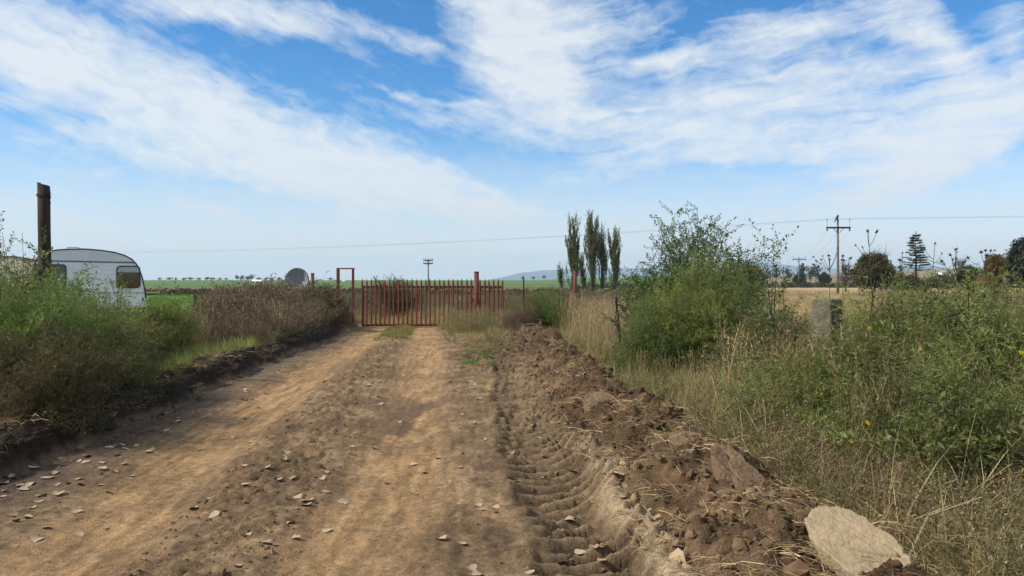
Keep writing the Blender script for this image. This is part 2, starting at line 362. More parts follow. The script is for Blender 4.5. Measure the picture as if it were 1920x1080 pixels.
def height(x, y, fine=True):
    x = np.asarray(x, float); y = np.asarray(y, float)
    m = masks(x, y); jit = fbm(x, y, .5, 4, 33) - .5
    z = farz(x, y)
    near = (1 - sm(40, 46, y)) * sm(-11.5, -9.5, x) * (1 - sm(7, 9, x))
    h = -.05 * m['lt'] - .045 * m['rt']
    mid = np.exp(-((x - (LT(y) + RT(y)) / 2) / .38) ** 2)
    lump = fbm(x, y, .17, 5, 11, .62, 1)
    h += mid * (.02 + .15 * (lump - .3)) * (.35 + .65 * fbm(x, y, 1.6, 2, 8))
    h += .035 * (fbm(x, y, .9, 3, 3) - .5)
    clod = fbm(x, y, .34, 5, 21, .58, 1)
    h += m['bank'] * (.12 + .05 * (fbm(x, y, 1.2, 3, 7) - .5)) + m['bankface'] * (.16 + .32 * (clod - .33)) * (.6 + .6 * fbm(x, y, 2.2, 2, 15))
    hb = .34 + .16 * (fbm(x * 0, y, 1.5, 3, 44) - .5)
    bl = sm(.03, .5, m['berm'])
    h += m['berm'] * hb + bl * (.34 * (fbm(x, y, .42, 5, 22, .62) - .5) + .13 * (clod - .3) + .17 * (fbm(x, y, .12, 4, 61, .66) - .47) + .06 * (fbm(x, y, .055, 3, 62, .6, 1) - .3))
    h += .10 * m['right'] * (.6 + .8 * fbm(x, y, 1.1, 3, 9))
    # tractor tread: curved bars pressed into the rut
    u = m['rut_u']
    bar = bars(x, y, u, jit)
    wear = .55 + .9 * (fbm(x, y, .7, 3, 17) - .2)
    h += np.exp(-np.abs(u / 1.15) ** 2.6) * m['rut_on'] * (-.10 + .03 * jit) + m['rut_on'] * np.exp(-np.abs(u / 1.2) ** 5) * bar * .075 * wear
    h += m['rbank'] * (.09 + .05 * jit) + np.exp(-((u + 1.3) / .25) ** 2) * m['rut_on'] * (.035 + .06 * jit)
    h += np.exp(-((u - 1.3) / .35) ** 2) * m['rut_on'] * bar * .03
    for (cx, hw_, ya, yb, per, am) in ((-.33, .13, 4.7, 6.0, .16, .022), (-.30, .14, 9.6, 13.2, .2, .026), (-.78, .2, 10, 16, .17, .008), (-1.9, .15, 5, 10, .14, .008), (.02, .16, 11.2, 15.2, .22, .03)):
        g = np.exp(-((x - cx) / hw_) ** 4) * sm(ya, ya + .4, y) * (1 - sm(yb - .4, yb, y))
        p2 = (y + .2 * (x - cx) + .03 * jit) / per
        h += g * (np.sin(p2 * 2 * math.pi) * am * wear - am * .6)
    ln = fbm((x - .5 * (LT(y) + RT(y))) * 1.0, y * .09, .045, 4, 88, .6)
    h += .020 * (ln - .5) * m['road']
    rough = 1 - .75 * np.maximum(m['lt'], m['rt'])
    h += rough * (.030 * (fbm(x, y, .12, 4, 71) - .5) + .022 * (fbm(x, y, .06, 3, 72, .6) - .5)) + .008 * (fbm(x, y * .25, .05, 3, 13) - .5)
    for (sx0, sy0, rx0, ry0, dp) in ((1.76, 3.75, .40, .48, .22), (1.5, 5.1, .22, .3, .10)): h -= dp * np.exp(-((x - sx0) / rx0) ** 4 - ((y - sy0) / ry0) ** 4)
    # torn-up ground between the ruts' end and the gate
    tp = np.exp(-((x - .0) / 1.0) ** 4) * sm(14, 16, y) * (1 - sm(22, 25, y))
    h += tp * (.28 * (clod - .3) + .06)
    return z + h * near
def hz(x, y): return float(height(np.array([x]), np.array([y]))[0])
def hit(px, py):
    """where the line of sight through a photo pixel meets the ground"""
    z = 0.0
    for _ in range(12):
        d = F * (CAM - z) / max(py - HOR, 4); x = (px - 960) / F * d
        z = .5 * z + .5 * hz(x, d)
    return x, d, hz(x, d)
def mixc(a, b, t): return a + (np.array(b) - a) * t[..., None]
def soil_colour(x, y):
    m = masks(x, y)
    n1, n2, n3 = fbm(x, y, .55, 5, 101), fbm(x, y, .13, 4, 102), fbm(x * 3.5, y * .5, .35, 4, 103)
    c = np.zeros(x.shape + (3,)) + np.array((.175, .116, .063))
    c = mixc(c, (.255, .172, .094), sm(.42, .62, n1))
    c = mixc(c, (.11, .076, .046), sm(.50, .62, n2) * .65)
    tan = np.maximum(m['lt'], m['rt'])
    tcol = np.zeros_like(c) + np.array((.345, .218, .108)); tcol = mixc(tcol, (.245, .150, .074), sm(.45, .65, n3) * .8)
    c = c + (tcol - c) * (tan * (.55 + .45 * sm(.3, .55, n1)))[..., None]
    ln = fbm(x - .5 * (LT(y) + RT(y)), y * .09, .05, 4, 88, .6); c = c * (1 + .75 * (ln - .5) * m['road'])[..., None]
    damp = sm(.46, .58, fbm(x * 1.5, y * .55, .75, 4, 106)) * m['rt'] * (1 - sm(9, 14, y))
    c = mixc(c, (.095, .062, .040), damp * .8)
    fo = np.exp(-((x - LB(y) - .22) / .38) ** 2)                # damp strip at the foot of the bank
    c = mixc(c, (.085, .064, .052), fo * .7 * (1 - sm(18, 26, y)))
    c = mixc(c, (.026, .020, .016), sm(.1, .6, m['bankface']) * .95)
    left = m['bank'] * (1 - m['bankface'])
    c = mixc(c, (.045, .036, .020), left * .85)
    be = sm(.04, .3, m['berm'])
    bc = np.zeros_like(c) + np.array((.088, .054, .030)); bc = mixc(bc, (.175, .113, .063), sm(.44, .68, n1) * .8); bc = mixc(bc, (.052, .032, .02), sm(.5, .64, n2) * .6)
    c = c + (bc - c) * be[..., None]
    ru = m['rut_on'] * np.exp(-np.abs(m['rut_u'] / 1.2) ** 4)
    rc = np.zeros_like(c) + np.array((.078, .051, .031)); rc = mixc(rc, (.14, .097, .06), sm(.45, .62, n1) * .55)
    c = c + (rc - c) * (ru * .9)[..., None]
    c = mixc(c, (.27, .192, .112), ru * np.clip(bars(x, y, m['rut_u'], fbm(x, y, .5, 4, 33) - .5), 0, 1) * .7)  # dry tops, moist gaps; colour contrast exaggerated to paint in the tread's shading
    c = mixc(c, (.37, .275, .17), np.clip(m['rbank'] * 1.1, 0, 1) * sm(.3, .5, n1) * .85)
    c = mixc(c, (.085, .075, .035), m['right'] * .8)
    t2 = np.exp(-((x - .0) / 1.1) ** 4) * sm(14, 16, y) * (1 - sm(22, 25, y)); c = mixc(c, (.085, .055, .036), t2 * .7)
    beh = sm(28, 31, y); g = np.zeros_like(c) + np.array((.17, .12, .055)); c = c + (g - c) * (beh * (1 - .6 * tan))[..., None]
    return np.clip(c, .004, 1)
def field_colour(x, y):
    n1, n2 = fbm(x, y, 14, 4, 201), fbm(x, y, 90, 3, 202)
    r = np.hypot(x, y)
    c = np.zeros(x.shape + (3,)) + np.array((.085, .085, .035)); c = mixc(c, (.16, .125, .06), sm(.4, .65, n1))
    gl = sm(-6, -10, x) * sm(24, 30, y) * (1 - sm(86, 92, y)); c = mixc(c, (.085, .17, .032), gl)
    c = mixc(c, (.16, .24, .04), gl * sm(.5, .62, n1) * (1 - sm(34, 55, y)))
    straw = sm(.10, .14, x / np.maximum(y, 1)) * sm(2, 4, x) * sm(12, 20, y) * (1 - sm(170, 185, y)); c = mixc(c, (.36, .27, .145), straw); c = mixc(c, (.27, .195, .105), straw * sm(.5, .62, n1))
    fg = sm(200, 320, r); c = mixc(c, (.075, .15, .035), fg * (1 - sm(.16, .22, np.arctan2(x, np.maximum(y, 1))))); 
    c = mixc(c, (.10, .14, .05), fg * sm(.5, .6, n2) * .7)
    br = sm(.2, .3, np.arctan2(x, np.maximum(y, 1))) * sm(230, 330, r); c = mixc(c, (.22, .165, .10), br); c = mixc(c, (.12, .12, .06), br * sm(.5, .6, n2))
    c = mixc(c, (.09, .10, .05), sm(2200, 3200, r))
    return c
def add_colour(me, col):
    a = me.attributes.new('soil', 'FLOAT_COLOR', 'POINT')
    a.data.foreach_set('color', np.concatenate([col, np.ones((len(col), 1))], 1).astype(np.float32).ravel())
def grid_mesh(name, xs, ys, zfun, cfun, mt):
    X, Y = np.meshgrid(xs, ys); Z = zfun(X, Y)
    ny, nx = X.shape; i = np.arange(ny * nx).reshape(ny, nx)
    f = np.stack([i[:-1, :-1], i[:-1, 1:], i[1:, 1:], i[1:, :-1]], -1).reshape(-1, 4)
    me = mesh_np(name, np.stack([X, Y, Z], -1).reshape(-1, 3), f, 4, mt, True)
    add_colour(me, cfun(X, Y).reshape(-1, 3)); return put(bpy.data.objects.new(name, me))
xs = np.concatenate([np.arange(-12, -6.2, .09), np.arange(-6.2, 3.4, .0205), np.arange(3.4, 9.5, .09)])
ys = [1.8]
while ys[-1] < 46.5: ys.append(ys[-1] + max(.02, .0046 * ys[-1]))
ys = np.array(ys)
def near_z(x, y):
    z = height(x, y)
    edge = np.maximum.reduce([sm(-11, -12, x), sm(8.5, 9.5, x), sm(45, 46.5, y), sm(2.3, 1.8, y)])
    return z - .10 * edge
def near_c(x, y):
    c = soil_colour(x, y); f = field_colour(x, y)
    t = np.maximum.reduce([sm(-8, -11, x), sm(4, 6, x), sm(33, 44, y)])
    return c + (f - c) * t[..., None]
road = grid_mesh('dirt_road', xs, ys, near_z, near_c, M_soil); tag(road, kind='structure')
def geo_lines(a, b, s0, g):
    out = [a]; s = s0
    while out[-1] < b: out.append(out[-1] + s); s *= g
    return np.array(out)
gx = geo_lines(0, 9500, 1.2, 1.055); gx = np.concatenate([-gx[:0:-1], gx])
gy = np.concatenate([-geo_lines(0, 9500, 2, 1.09)[:0:-1], geo_lines(0, 9800, 1.0, 1.03)])
def far_h(x, y):
    ins = sm(-11, -10, x) * (1 - sm(7.5, 8.5, x)) * sm(2.2, 4, y) * (1 - sm(44, 45.5, y))
    return farz(x, y) - .03 - .7 * ins
fieldo = grid_mesh('field', gx, gy, far_h, field_colour, M_field); tag(fieldo, kind='structure')

# distant hills: solid ridges standing at their own distance
def ridge(dist, pts, name='hills', depth=1500):
    px = np.array([p[0] for p in pts], float); hy = np.array([p[1] for p in pts], float)
    qx = np.linspace(px[0], px[-1], 160); top = np.interp(qx, px, hy)
    zt = CAM + (HOR - top) / F * dist
    zt = zt + (fbm(qx, qx * 0, 18, 4, int(dist)) - .5) * dist * .0012
    rows = []
    for k, (dd, hf) in enumerate(((-.6, -.02), (-.35, .45), (-.12, .85), (0, 1), (.3, .8), (1, -.02))):
        y = dist + dd * depth; xx = (qx - 960) / F * dist
        zz = np.where(hf > 0, zt * hf * (1 + .12 * (fbm(qx * 1.0, qx * 0 + k * 9., 9, 3, 5) - .5) * (hf < 1)), -8)
        rows.append(np.stack([xx, np.full_like(xx, y), zz], -1))
    v = np.concatenate(rows); n = len(qx); i = np.arange(len(v)).reshape(-1, n)
    f = np.stack([i[:-1, :-1], i[:-1, 1:], i[1:, 1:], i[1:, :-1]], -1).reshape(-1, 4)
    return tag(put(bpy.data.objects.new(name, mesh_np(name, v, f, 4, M_hill, True))), kind='structure')
ridge(8600, [(890, 529), (940, 520), (980, 511), (1020, 507), (1070, 504), (1150, 503), (1200, 503), (1260, 500), (1340, 494), (1400, 491), (1450, 493), (1500, 500), (1560, 503), (1600, 506), (1660, 500), (1710, 496), (1750, 498), (1790, 506), (1850, 514), (1920, 524)])
# air: one closed box of even haze round everything
hzm = bpy.data.materials.new('haze_air'); hzm.use_nodes = True; t_ = hzm.node_tree
for n_ in list(t_.nodes):
    if n_.type == 'BSDF_PRINCIPLED': t_.nodes.remove(n_)
pv = t_.nodes.new('ShaderNodeVolumePrincipled'); pv.inputs['Color'].default_value = (.62, .80, 1.0, 1); pv.inputs['Density'].default_value = 1.2e-4; pv.inputs['Anisotropy'].default_value = .1
t_.links.new(pv.outputs[0], t_.nodes['Material Output'].inputs['Volume'])
hb_ = MB(); hb_.box((0, 300, 140), (21000, 21600, 300)); tag(hb_.build('haze', hzm), kind='stuff')

# ------------------------------------------------------------------ scattering of sprays and tufts
R = np.random.default_rng(7)
def tri_mesh(name, tris, m):
    v = np.array(tris, np.float32).reshape(-1, 3); return mesh_np(name, v, np.arange(len(v)), 3, m)
def src(me): return bpy.data.objects.new(me.name, me)
def blade(tris, p, d, ln, w, bend, seg=3, rnd=None, roll=None):
    """a grass blade or long leaf: tapering strip that bends over"""
    p = np.array(p, float); d = np.array(d, float); d /= np.linalg.norm(d)
    side = np.cross(d, (math.cos(roll or 0), math.sin(roll or 0), .3)); side /= np.linalg.norm(side) + 1e-9
    prev = (p - side * w / 2, p + side * w / 2)
    for s in range(1, seg + 1):
        d = d + np.array((0, 0, -bend / seg)) ; d /= np.linalg.norm(d)
        p = p + d * ln / seg; ww = w * (1 - s / seg) ** .7
        if s == seg: tris += [prev[0], prev[1], p]
        else:
            cur = (p - side * ww / 2, p + side * ww / 2); tris += [prev[0], prev[1], cur[1], prev[0], cur[1], cur[0]]; prev = cur
def rdir(r, lo, hi):
    a = r.uniform(0, 2 * math.pi); e = r.uniform(lo, hi); return np.array((math.cos(a) * math.cos(e), math.sin(a) * math.cos(e), math.sin(e)))
def v_feather(seed):
    r = random.Random(seed); T = []; n = 12
    for i in range(n):
        t = .12 + .88 * i / (n - 1); b = np.array((.05 * t * t, 0, .46 * t)); a = r.uniform(0, 6.28)
        out = np.array((math.cos(a), math.sin(a), .75)); out /= np.linalg.norm(out); ln = .17 * (1.1 - t * .75) * r.uniform(.7, 1.2)
        T += [b, b + out * ln, b + np.array((0, 0, .006))]
        for k in range(6):
            u = .2 + .8 * k / 5; q_ = b + out * ln * u
            dd = out * .7 + rdir(r, -.7, .9) * .9; dd /= np.linalg.norm(dd); w = np.cross(dd, rdir(r, -1, 1)); w /= np.linalg.norm(w) + 1e-9
            l2 = r.uniform(.028, .05); T += [q_ - w * .0038, q_ + w * .0038, q_ + dd * l2 * 1.12]
    T += [np.array((-.003, 0, 0)), np.array((.003, 0, 0)), np.array((.05, 0, .48))]
    return src(tri_mesh('feather_spray', T, M_leaf))
def v_leafy(seed, n=20, L_=.36, lw=.024, ll=.052, up=.5):
    r = random.Random(seed); T = [np.array((-.003, 0, 0)), np.array((.003, 0, 0)), np.array((0, 0, L_))]
    for i in range(n):
        t = .1 + .9 * i / (n - 1); b = np.array((.02 * math.sin(t * 5), 0, L_ * t)); a = r.uniform(0, 6.28)
        d = np.array((math.cos(a), math.sin(a), r.uniform(up - .4, up + .5))); d /= np.linalg.norm(d)
        w = np.cross(d, rdir(r, -1, 1)); w /= np.linalg.norm(w) + 1e-9; l2 = ll * r.uniform(.7, 1.3); m_ = b + d * l2 * .5
        T += [b, m_ - w * lw / 2, b + d * l2, b, b + d * l2, m_ + w * lw / 2]
    return src(tri_mesh('leafy_spray', T, M_glossleaf))
def v_tuft(seed, n, h, spread, w, bend, lo=.9, mt=None):
    r = random.Random(seed); T = []
    for i in range(n):
        a = r.uniform(0, 6.28); rr = spread * math.sqrt(r.random())
        d = rdir(r, lo, 1.5); blade(T, (rr * math.cos(a), rr * math.sin(a), -.02), d, h * r.uniform(.5, 1.15), w * r.uniform(.7, 1.3), bend * r.uniform(.3, 1.6), 3, roll=r.uniform(0, 6.28))
    return src(tri_mesh('grass_tuft', T, mt or M_grass))
def v_reed(seed, n=9, h=1.0):
    r = random.Random(seed); T = []
    for i in range(n):
        a = r.uniform(0, 6.28); rr = .10 * math.sqrt(r.random()); p = np.array((rr * math.cos(a), rr * math.sin(a), 0)); d = rdir(r, 1.25, 1.52)
        ln = h * r.uniform(.6, 1.1); blade(T, p, d, ln, .007, .25, 3, roll=r.uniform(0, 6.28))
        tip = p + d * ln * .88
        for k in range(7):
            dd = d + rdir(r, -.2, 1) * .5; dd /= np.linalg.norm(dd); b = tip + d * .03 * (k - 2); w = np.cross(dd, rdir(r, -1, 1)) * .006; T += [b - w, b + w, b + dd * .05]
        for k in range(2): blade(T, p, rdir(r, .7, 1.3), ln * .6, .008, 1.2, 3, roll=r.uniform(0, 6.28))
    return src(tri_mesh('tall_grass', T, M_grass))
def v_weed(seed, h=.8, n=6):
    """dead weed: bent branching stems with crumpled scraps of leaf and seed"""
    r = random.Random(seed); T = []
    for i in range(n):
        p = np.array((r.uniform(-.12, .12), r.uniform(-.12, .12), 0)); d = rdir(r, .75, 1.45); ln = h * r.uniform(.55, 1.1)
        blade(T, p, d, ln, .011, .5, 3, roll=r.uniform(0, 6.28))
        for k in range(7):
            t = r.uniform(.3, 1); b = p + d * ln * t + np.array((0, 0, -.12 * t * t * ln)); dd = d * .5 + rdir(r, -.3, 1.2); dd /= np.linalg.norm(dd); l2 = r.uniform(.10, .26)
            blade(T, b, dd, l2, .006, .4, 2, roll=r.uniform(0, 6.28))
            for j in range(4):
                e = b + dd * l2 * r.uniform(.3, 1); f = rdir(r, -1.2, 1.2); w = np.cross(f, rdir(r, -1, 1)) * .009; T += [e - w, e + w, e + f * r.uniform(.02, .045)]
    return src(tri_mesh('dead_weed', T, M_dry))
def v_straw(seed, n=14):
    r = random.Random(seed); T = []
    for i in range(n):
        p = (r.uniform(-.14, .14), r.uniform(-.14, .14), r.uniform(0, .02)); blade(T, p, rdir(r, -.05, .7), r.uniform(.06, .26), .0045, r.uniform(.2, 1.3), 3, roll=r.uniform(0, 6.28))
    return src(tri_mesh('straw', T, M_dry))
def v_clump(seed, n=70, r0=.5, ls=.11):
    r = random.Random(seed); T = []
    for i in range(n):
        c = rdir(r, -1.5, 1.5) * r0 * (r.random() ** .45); d = rdir(r, -1, 1.3); w = np.cross(d, rdir(r, -1, 1)); w /= np.linalg.norm(w) + 1e-9; s = ls * r.uniform(.6, 1.3)
        T += [c - d * s, c + w * s * .55, c + d * s, c - d * s, c + d * s, c - w * s * .55]
    return src(tri_mesh('leaf_clump', T, M_glossleaf))
def v_needle(seed):
    r = random.Random(seed); T = []
    for i in range(26):
        t = i / 25; b = np.array((0, 0, .5 * t)); d = rdir(r, -.3, .9) * np.array((1, 1, .6)) + np.array((0, 0, .5)); d /= np.linalg.norm(d)
        w = np.cross(d, rdir(r, -1, 1)); w /= np.linalg.norm(w) + 1e-9; T += [b - w * .02, b + w * .02, b + d * .2]
    return src(tri_mesh('needle_spray', T, M_glossleaf))
def v_clod(seed):
    r = random.Random(seed); b = MB(); b.ball((0, 0, 0), .5, .75, 8, 6, .38, r); b.sm = [False] * len(b.sm); return src(b.mesh('clod', M_clodt))
V_FEATHER = [v_feather(i) for i in range(4)]
V_LEAFY = [v_leafy(i) for i in range(4)]
V_SPARSE = [v_leafy(20 + i, 12, .42, .026, .055, .6) for i in range(3)]
V_GRASS = [v_tuft(i, 26, .42, .09, .009, 1.1) for i in range(4)]
V_TURF = [v_tuft(30 + i, 34, .2, .16, .010, .8, .6) for i in range(3)]
V_REED = [v_reed(i) for i in range(4)]
V_WEED = [v_weed(i) for i in range(5)]
V_STRAW = [v_straw(i) for i in range(4)]
V_CLUMP = [v_clump(i) for i in range(3)]
V_POPLAR = [v_leafy(40 + i, 16, 1.2, .10, .16, 1.3) for i in range(3)]
V_NEEDLE = [v_needle(i) for i in range(3)]
V_CLOD = [v_clod(i) for i in range(4)]
V_LONG = [v_tuft(80 + i, 9, .85, .14, .011, 1.9, .8) for i in range(4)]
V_STUBBLE = [v_tuft(60 + i, 46, .34, .5, .016, .7, .7) for i in range(3)]
TREES = {}
def gn_tree(variants):
    key = variants[0].name
    if key in TREES: return TREES[key]
    g = bpy.data.node_groups.new('scatter_' + key, 'GeometryNodeTree'); TREES[key] = g
    g.interface.new_socket('Geometry', in_out='INPUT', socket_type='NodeSocketGeometry'); g.interface.new_socket('Geometry', in_out='OUTPUT', socket_type='NodeSocketGeometry')
    n, l = g.nodes, g.links
    gi, go = n.new('NodeGroupInput'), n.new('NodeGroupOutput'); iop = n.new('GeometryNodeInstanceOnPoints'); jn = n.new('GeometryNodeJoinGeometry')
    for v in variants:
        oi = n.new('GeometryNodeObjectInfo'); oi.inputs[0].default_value = v; oi.inputs['As Instance'].default_value = False
        ti = n.new('GeometryNodeGeometryToInstance'); l.new(oi.outputs['Geometry'], ti.inputs[0]); l.new(ti.outputs[0], jn.inputs[0])
    l.new(gi.outputs[0], iop.inputs['Points']); l.new(jn.outputs[0], iop.inputs['Instance']); iop.inputs['Pick Instance'].default_value = True
    def at(nm, ty):
        a = n.new('GeometryNodeInputNamedAttribute'); a.data_type = ty; a.inputs[0].default_value = nm; return a.outputs['Attribute']
    l.new(at('idx', 'INT'), iop.inputs['Instance Index'])
    er = n.new('FunctionNodeEulerToRotation'); l.new(at('rot', 'FLOAT_VECTOR'), er.inputs[0]); l.new(er.outputs[0], iop.inputs['Rotation'])
    l.new(at('scl', 'FLOAT_VECTOR'), iop.inputs['Scale']); l.new(iop.outputs[0], go.inputs[0]); return g
def eulers(d, roll):
    """euler angles that turn +Z to direction d with a roll about it"""
    d = d / (np.linalg.norm(d, axis=1, keepdims=True) + 1e-9)
    th = np.arccos(np.clip(d[:, 2], -1, 1)); ph = np.arctan2(d[:, 1], d[:, 0])
    cp, sp, ct, s_t, cr, sr = np.cos(ph), np.sin(ph), np.cos(th), np.sin(th), np.cos(roll), np.sin(roll)
    M00 = cp * ct * cr - sp * sr; M10 = sp * ct * cr + cp * sr; M20 = -s_t * cr; M21 = s_t * sr; M22 = ct
    return np.stack([np.arctan2(M21, M22), -np.arcsin(np.clip(M20, -1, 1)), np.arctan2(M10, M00)], 1)
NINST = [0]
VCO = {}
def foliage_mesh(name, pos, dirs, scl, tint, variants, parent, rng):
    """the sprays of one plant as real geometry, with each spray's own tint"""
    e = eulers(dirs, rng.uniform(0, 6.28, len(pos))); k = rng.integers(0, len(variants), len(pos)); V, T = [], []
    cx, sx_, cy, sy, cz, sz = np.cos(e[:, 0]), np.sin(e[:, 0]), np.cos(e[:, 1]), np.sin(e[:, 1]), np.cos(e[:, 2]), np.sin(e[:, 2])
    M = np.stack([np.stack([cz * cy, cz * sy * sx_ - sz * cx, cz * sy * cx + sz * sx_], 1), np.stack([sz * cy, sz * sy * sx_ + cz * cx, sz * sy * cx - cz * sx_], 1), np.stack([-sy, cy * sx_, cy * cx], 1)], 1) * scl[:, None, None]
    for i, v in enumerate(variants):
        if v.name not in VCO:
            a = np.zeros(len(v.data.vertices) * 3, np.float32); v.data.vertices.foreach_get('co', a); VCO[v.name] = a.reshape(-1, 3)
        s_ = k == i
        if not s_.any(): continue
        co = np.einsum('nij,vj->nvi', M[s_], VCO[v.name]) + pos[s_][:, None, :]; V.append(co.reshape(-1, 3)); T.append(np.repeat(tint[s_], co.shape[1], 0))
    V = np.concatenate(V); T = np.clip(np.concatenate(T), 0, 1)
    me = mesh_np(name, V, np.arange(len(V)), 3, variants[0].data.materials[0])
    a = me.attributes.new('tint', 'FLOAT_COLOR', 'POINT'); a.data.foreach_set('color', np.concatenate([T, np.ones((len(T), 1))], 1).astype(np.float32).ravel())
    o = put(bpy.data.objects.new(name, me), parent); KIDS.setdefault(parent, []).append(o); return o
def scatter(name, pos, dirs, scl, tint, variants, parent=None, kind=None, rng=R):
    pos = np.asarray(pos, float); n = len(pos); NINST[0] += n
    if parent is not None: return foliage_mesh(name, pos, np.asarray(dirs, float), np.asarray(scl, float), tint, variants, parent, rng)
    me = bpy.data.meshes.new(name); me.vertices.add(n); me.vertices.foreach_set('co', pos.astype(np.float32).ravel())
    if dirs is None: dirs = np.stack([rng.normal(0, .12, n), rng.normal(0, .12, n), np.ones(n)], 1)
    def attr(nm, ty, fld, val):
        a = me.attributes.new(nm, ty, 'POINT'); a.data.foreach_set(fld, np.ascontiguousarray(val).ravel())
    attr('rot', 'FLOAT_VECTOR', 'vector', eulers(np.asarray(dirs, float), rng.uniform(0, 6.28, n)).astype(np.float32))
    scl = np.asarray(scl, float); scl = scl if scl.ndim == 2 else np.repeat(scl[:, None], 3, 1)
    attr('scl', 'FLOAT_VECTOR', 'vector', scl.astype(np.float32)); attr('idx', 'INT', 'value', rng.integers(0, len(variants), n).astype(np.int32))
    attr('tint', 'FLOAT_COLOR', 'color', np.concatenate([np.clip(tint, 0, 1), np.ones((n, 1))], 1).astype(np.float32))
    o = bpy.data.objects.new(name, me); put(o, parent)
    m = o.modifiers.new('scatter', 'NODES'); m.node_group = gn_tree(variants)
    if parent is not None: KIDS.setdefault(parent, []).append(o)
    if kind: o['kind'] = kind
    return o
def tints(n, *cols, rng=R, spread=.25, w=None):
    c = np.array(cols, float); k = rng.choice(len(c), n, p=w); t = c[k]; k2 = rng.choice(len(c), n, p=w); u = rng.random((n, 1)) * .5
    return (t * (1 - u) + c[k2] * u) * (1 + rng.uniform(-spread, spread, (n, 1)))
G_BRIGHT, G_MID, G_DARK, G_OLIVE = (.245, .265, .075), (.165, .185, .058), (.078, .092, .035), (.20, .165, .075)
STRAW, STRAWD, BROWN, PURP, GREENG = (.42, .32, .17), (.27, .19, .10), (.13, .082, .05), (.15, .095, .078), (.13, .21, .035)

def shrub(name, label, x, y, h, r, nb, spb, variants, cols, seed, group=None, sc=1.0, drop=.25, tmin=.25, cat='shrub', stem=None, w=None, ry=None, lean=(0, 0), sw=None, bare=0):
    rng = np.random.default_rng(seed); z0 = hz(x, y)
    root = tag(empty(name, (x, y, z0)), label, cat, group); st = MB(); pos, dr = [], []
    ry = ry or r; tn = []
    for b in range(nb):
        a = rng.uniform(0, 2 * math.pi); lr = math.sqrt(rng.random()); ex, ey = math.cos(a) * r * lr + lean[0], math.sin(a) * ry * lr + lean[1]
        hh = h * (1 - .55 * lr ** 2) * rng.uniform(.62, 1.06)
        if rng.random() < .22: hh *= rng.uniform(.3, .65)
        p0 = np.array((ex * .18 + rng.normal(0, .05), ey * .18 + rng.normal(0, .05), -.03)); bend = rng.normal(0, .10, 2)
        ts = np.linspace(0, 1, 7)
        pts = np.stack([p0[0] + (ex - p0[0]) * ts ** 1.3 + bend[0] * np.sin(ts * 3), p0[1] + (ey - p0[1]) * ts ** 1.3 + bend[1] * np.sin(ts * 3), hh * (ts * (1 + drop * .5 * lr) - drop * .5 * lr * ts ** 2.5)], 1)
        st.tube(pts, [max(.0025, (.011 if stem is None else stem) * (1 - .85 * t)) for t in ts], 4, False)
        if b < bare: continue
        bt = tints(1, *cols, rng=rng, w=w)[0]
        for t in tmin + (1 - tmin) * rng.random(spb) ** .75:
            i = min(int(t * 6), 5); f = t * 6 - i; p = pts[i] * (1 - f) + pts[i + 1] * f; tg = pts[i + 1] - pts[i]; tg = tg / (np.linalg.norm(tg) + 1e-9)
            rd = rng.normal(0, 1, 3); rd[2] = rd[2] * .6 + .15; tn.append(bt * .75 + .25 * tints(1, *cols, rng=rng, w=w)[0]); pos.append(p + rng.normal(0, .03, 3)); dr.append(tg * .6 + rd / np.linalg.norm(rd) * .95)
    n = len(pos); tn = np.array(tn)
    s = sc * rng.uniform(.6, 1.15, n)
    scatter('foliage', pos, dr, s, tn, variants, root, rng=rng)
    tag(st.build('stem', M_stem, root), kind='stuff')
    return root
def flowers(root, n, r, h, seed):
    rng = random.Random(seed); b = MB()
    for i in range(n):
        a = rng.uniform(0, 6.28); q_ = math.sqrt(rng.random()); c = Vector((math.cos(a) * r * q_, math.sin(a) * r * q_, h * (1 - .5 * q_ * q_) * rng.uniform(.7, 1)))
        for k in range(5):
            an = k * 1.2566; d = Vector((math.cos(an), math.sin(an) * .6, math.sin(an) * .8)); e = Vector((-math.sin(an), math.cos(an) * .6, math.cos(an) * .8)); b.poly([c, c + d * .014 + e * .007, c + d * .02, c + d * .014 - e * .007])
    tag(b.build('flower', M_petal, root), kind='stuff')

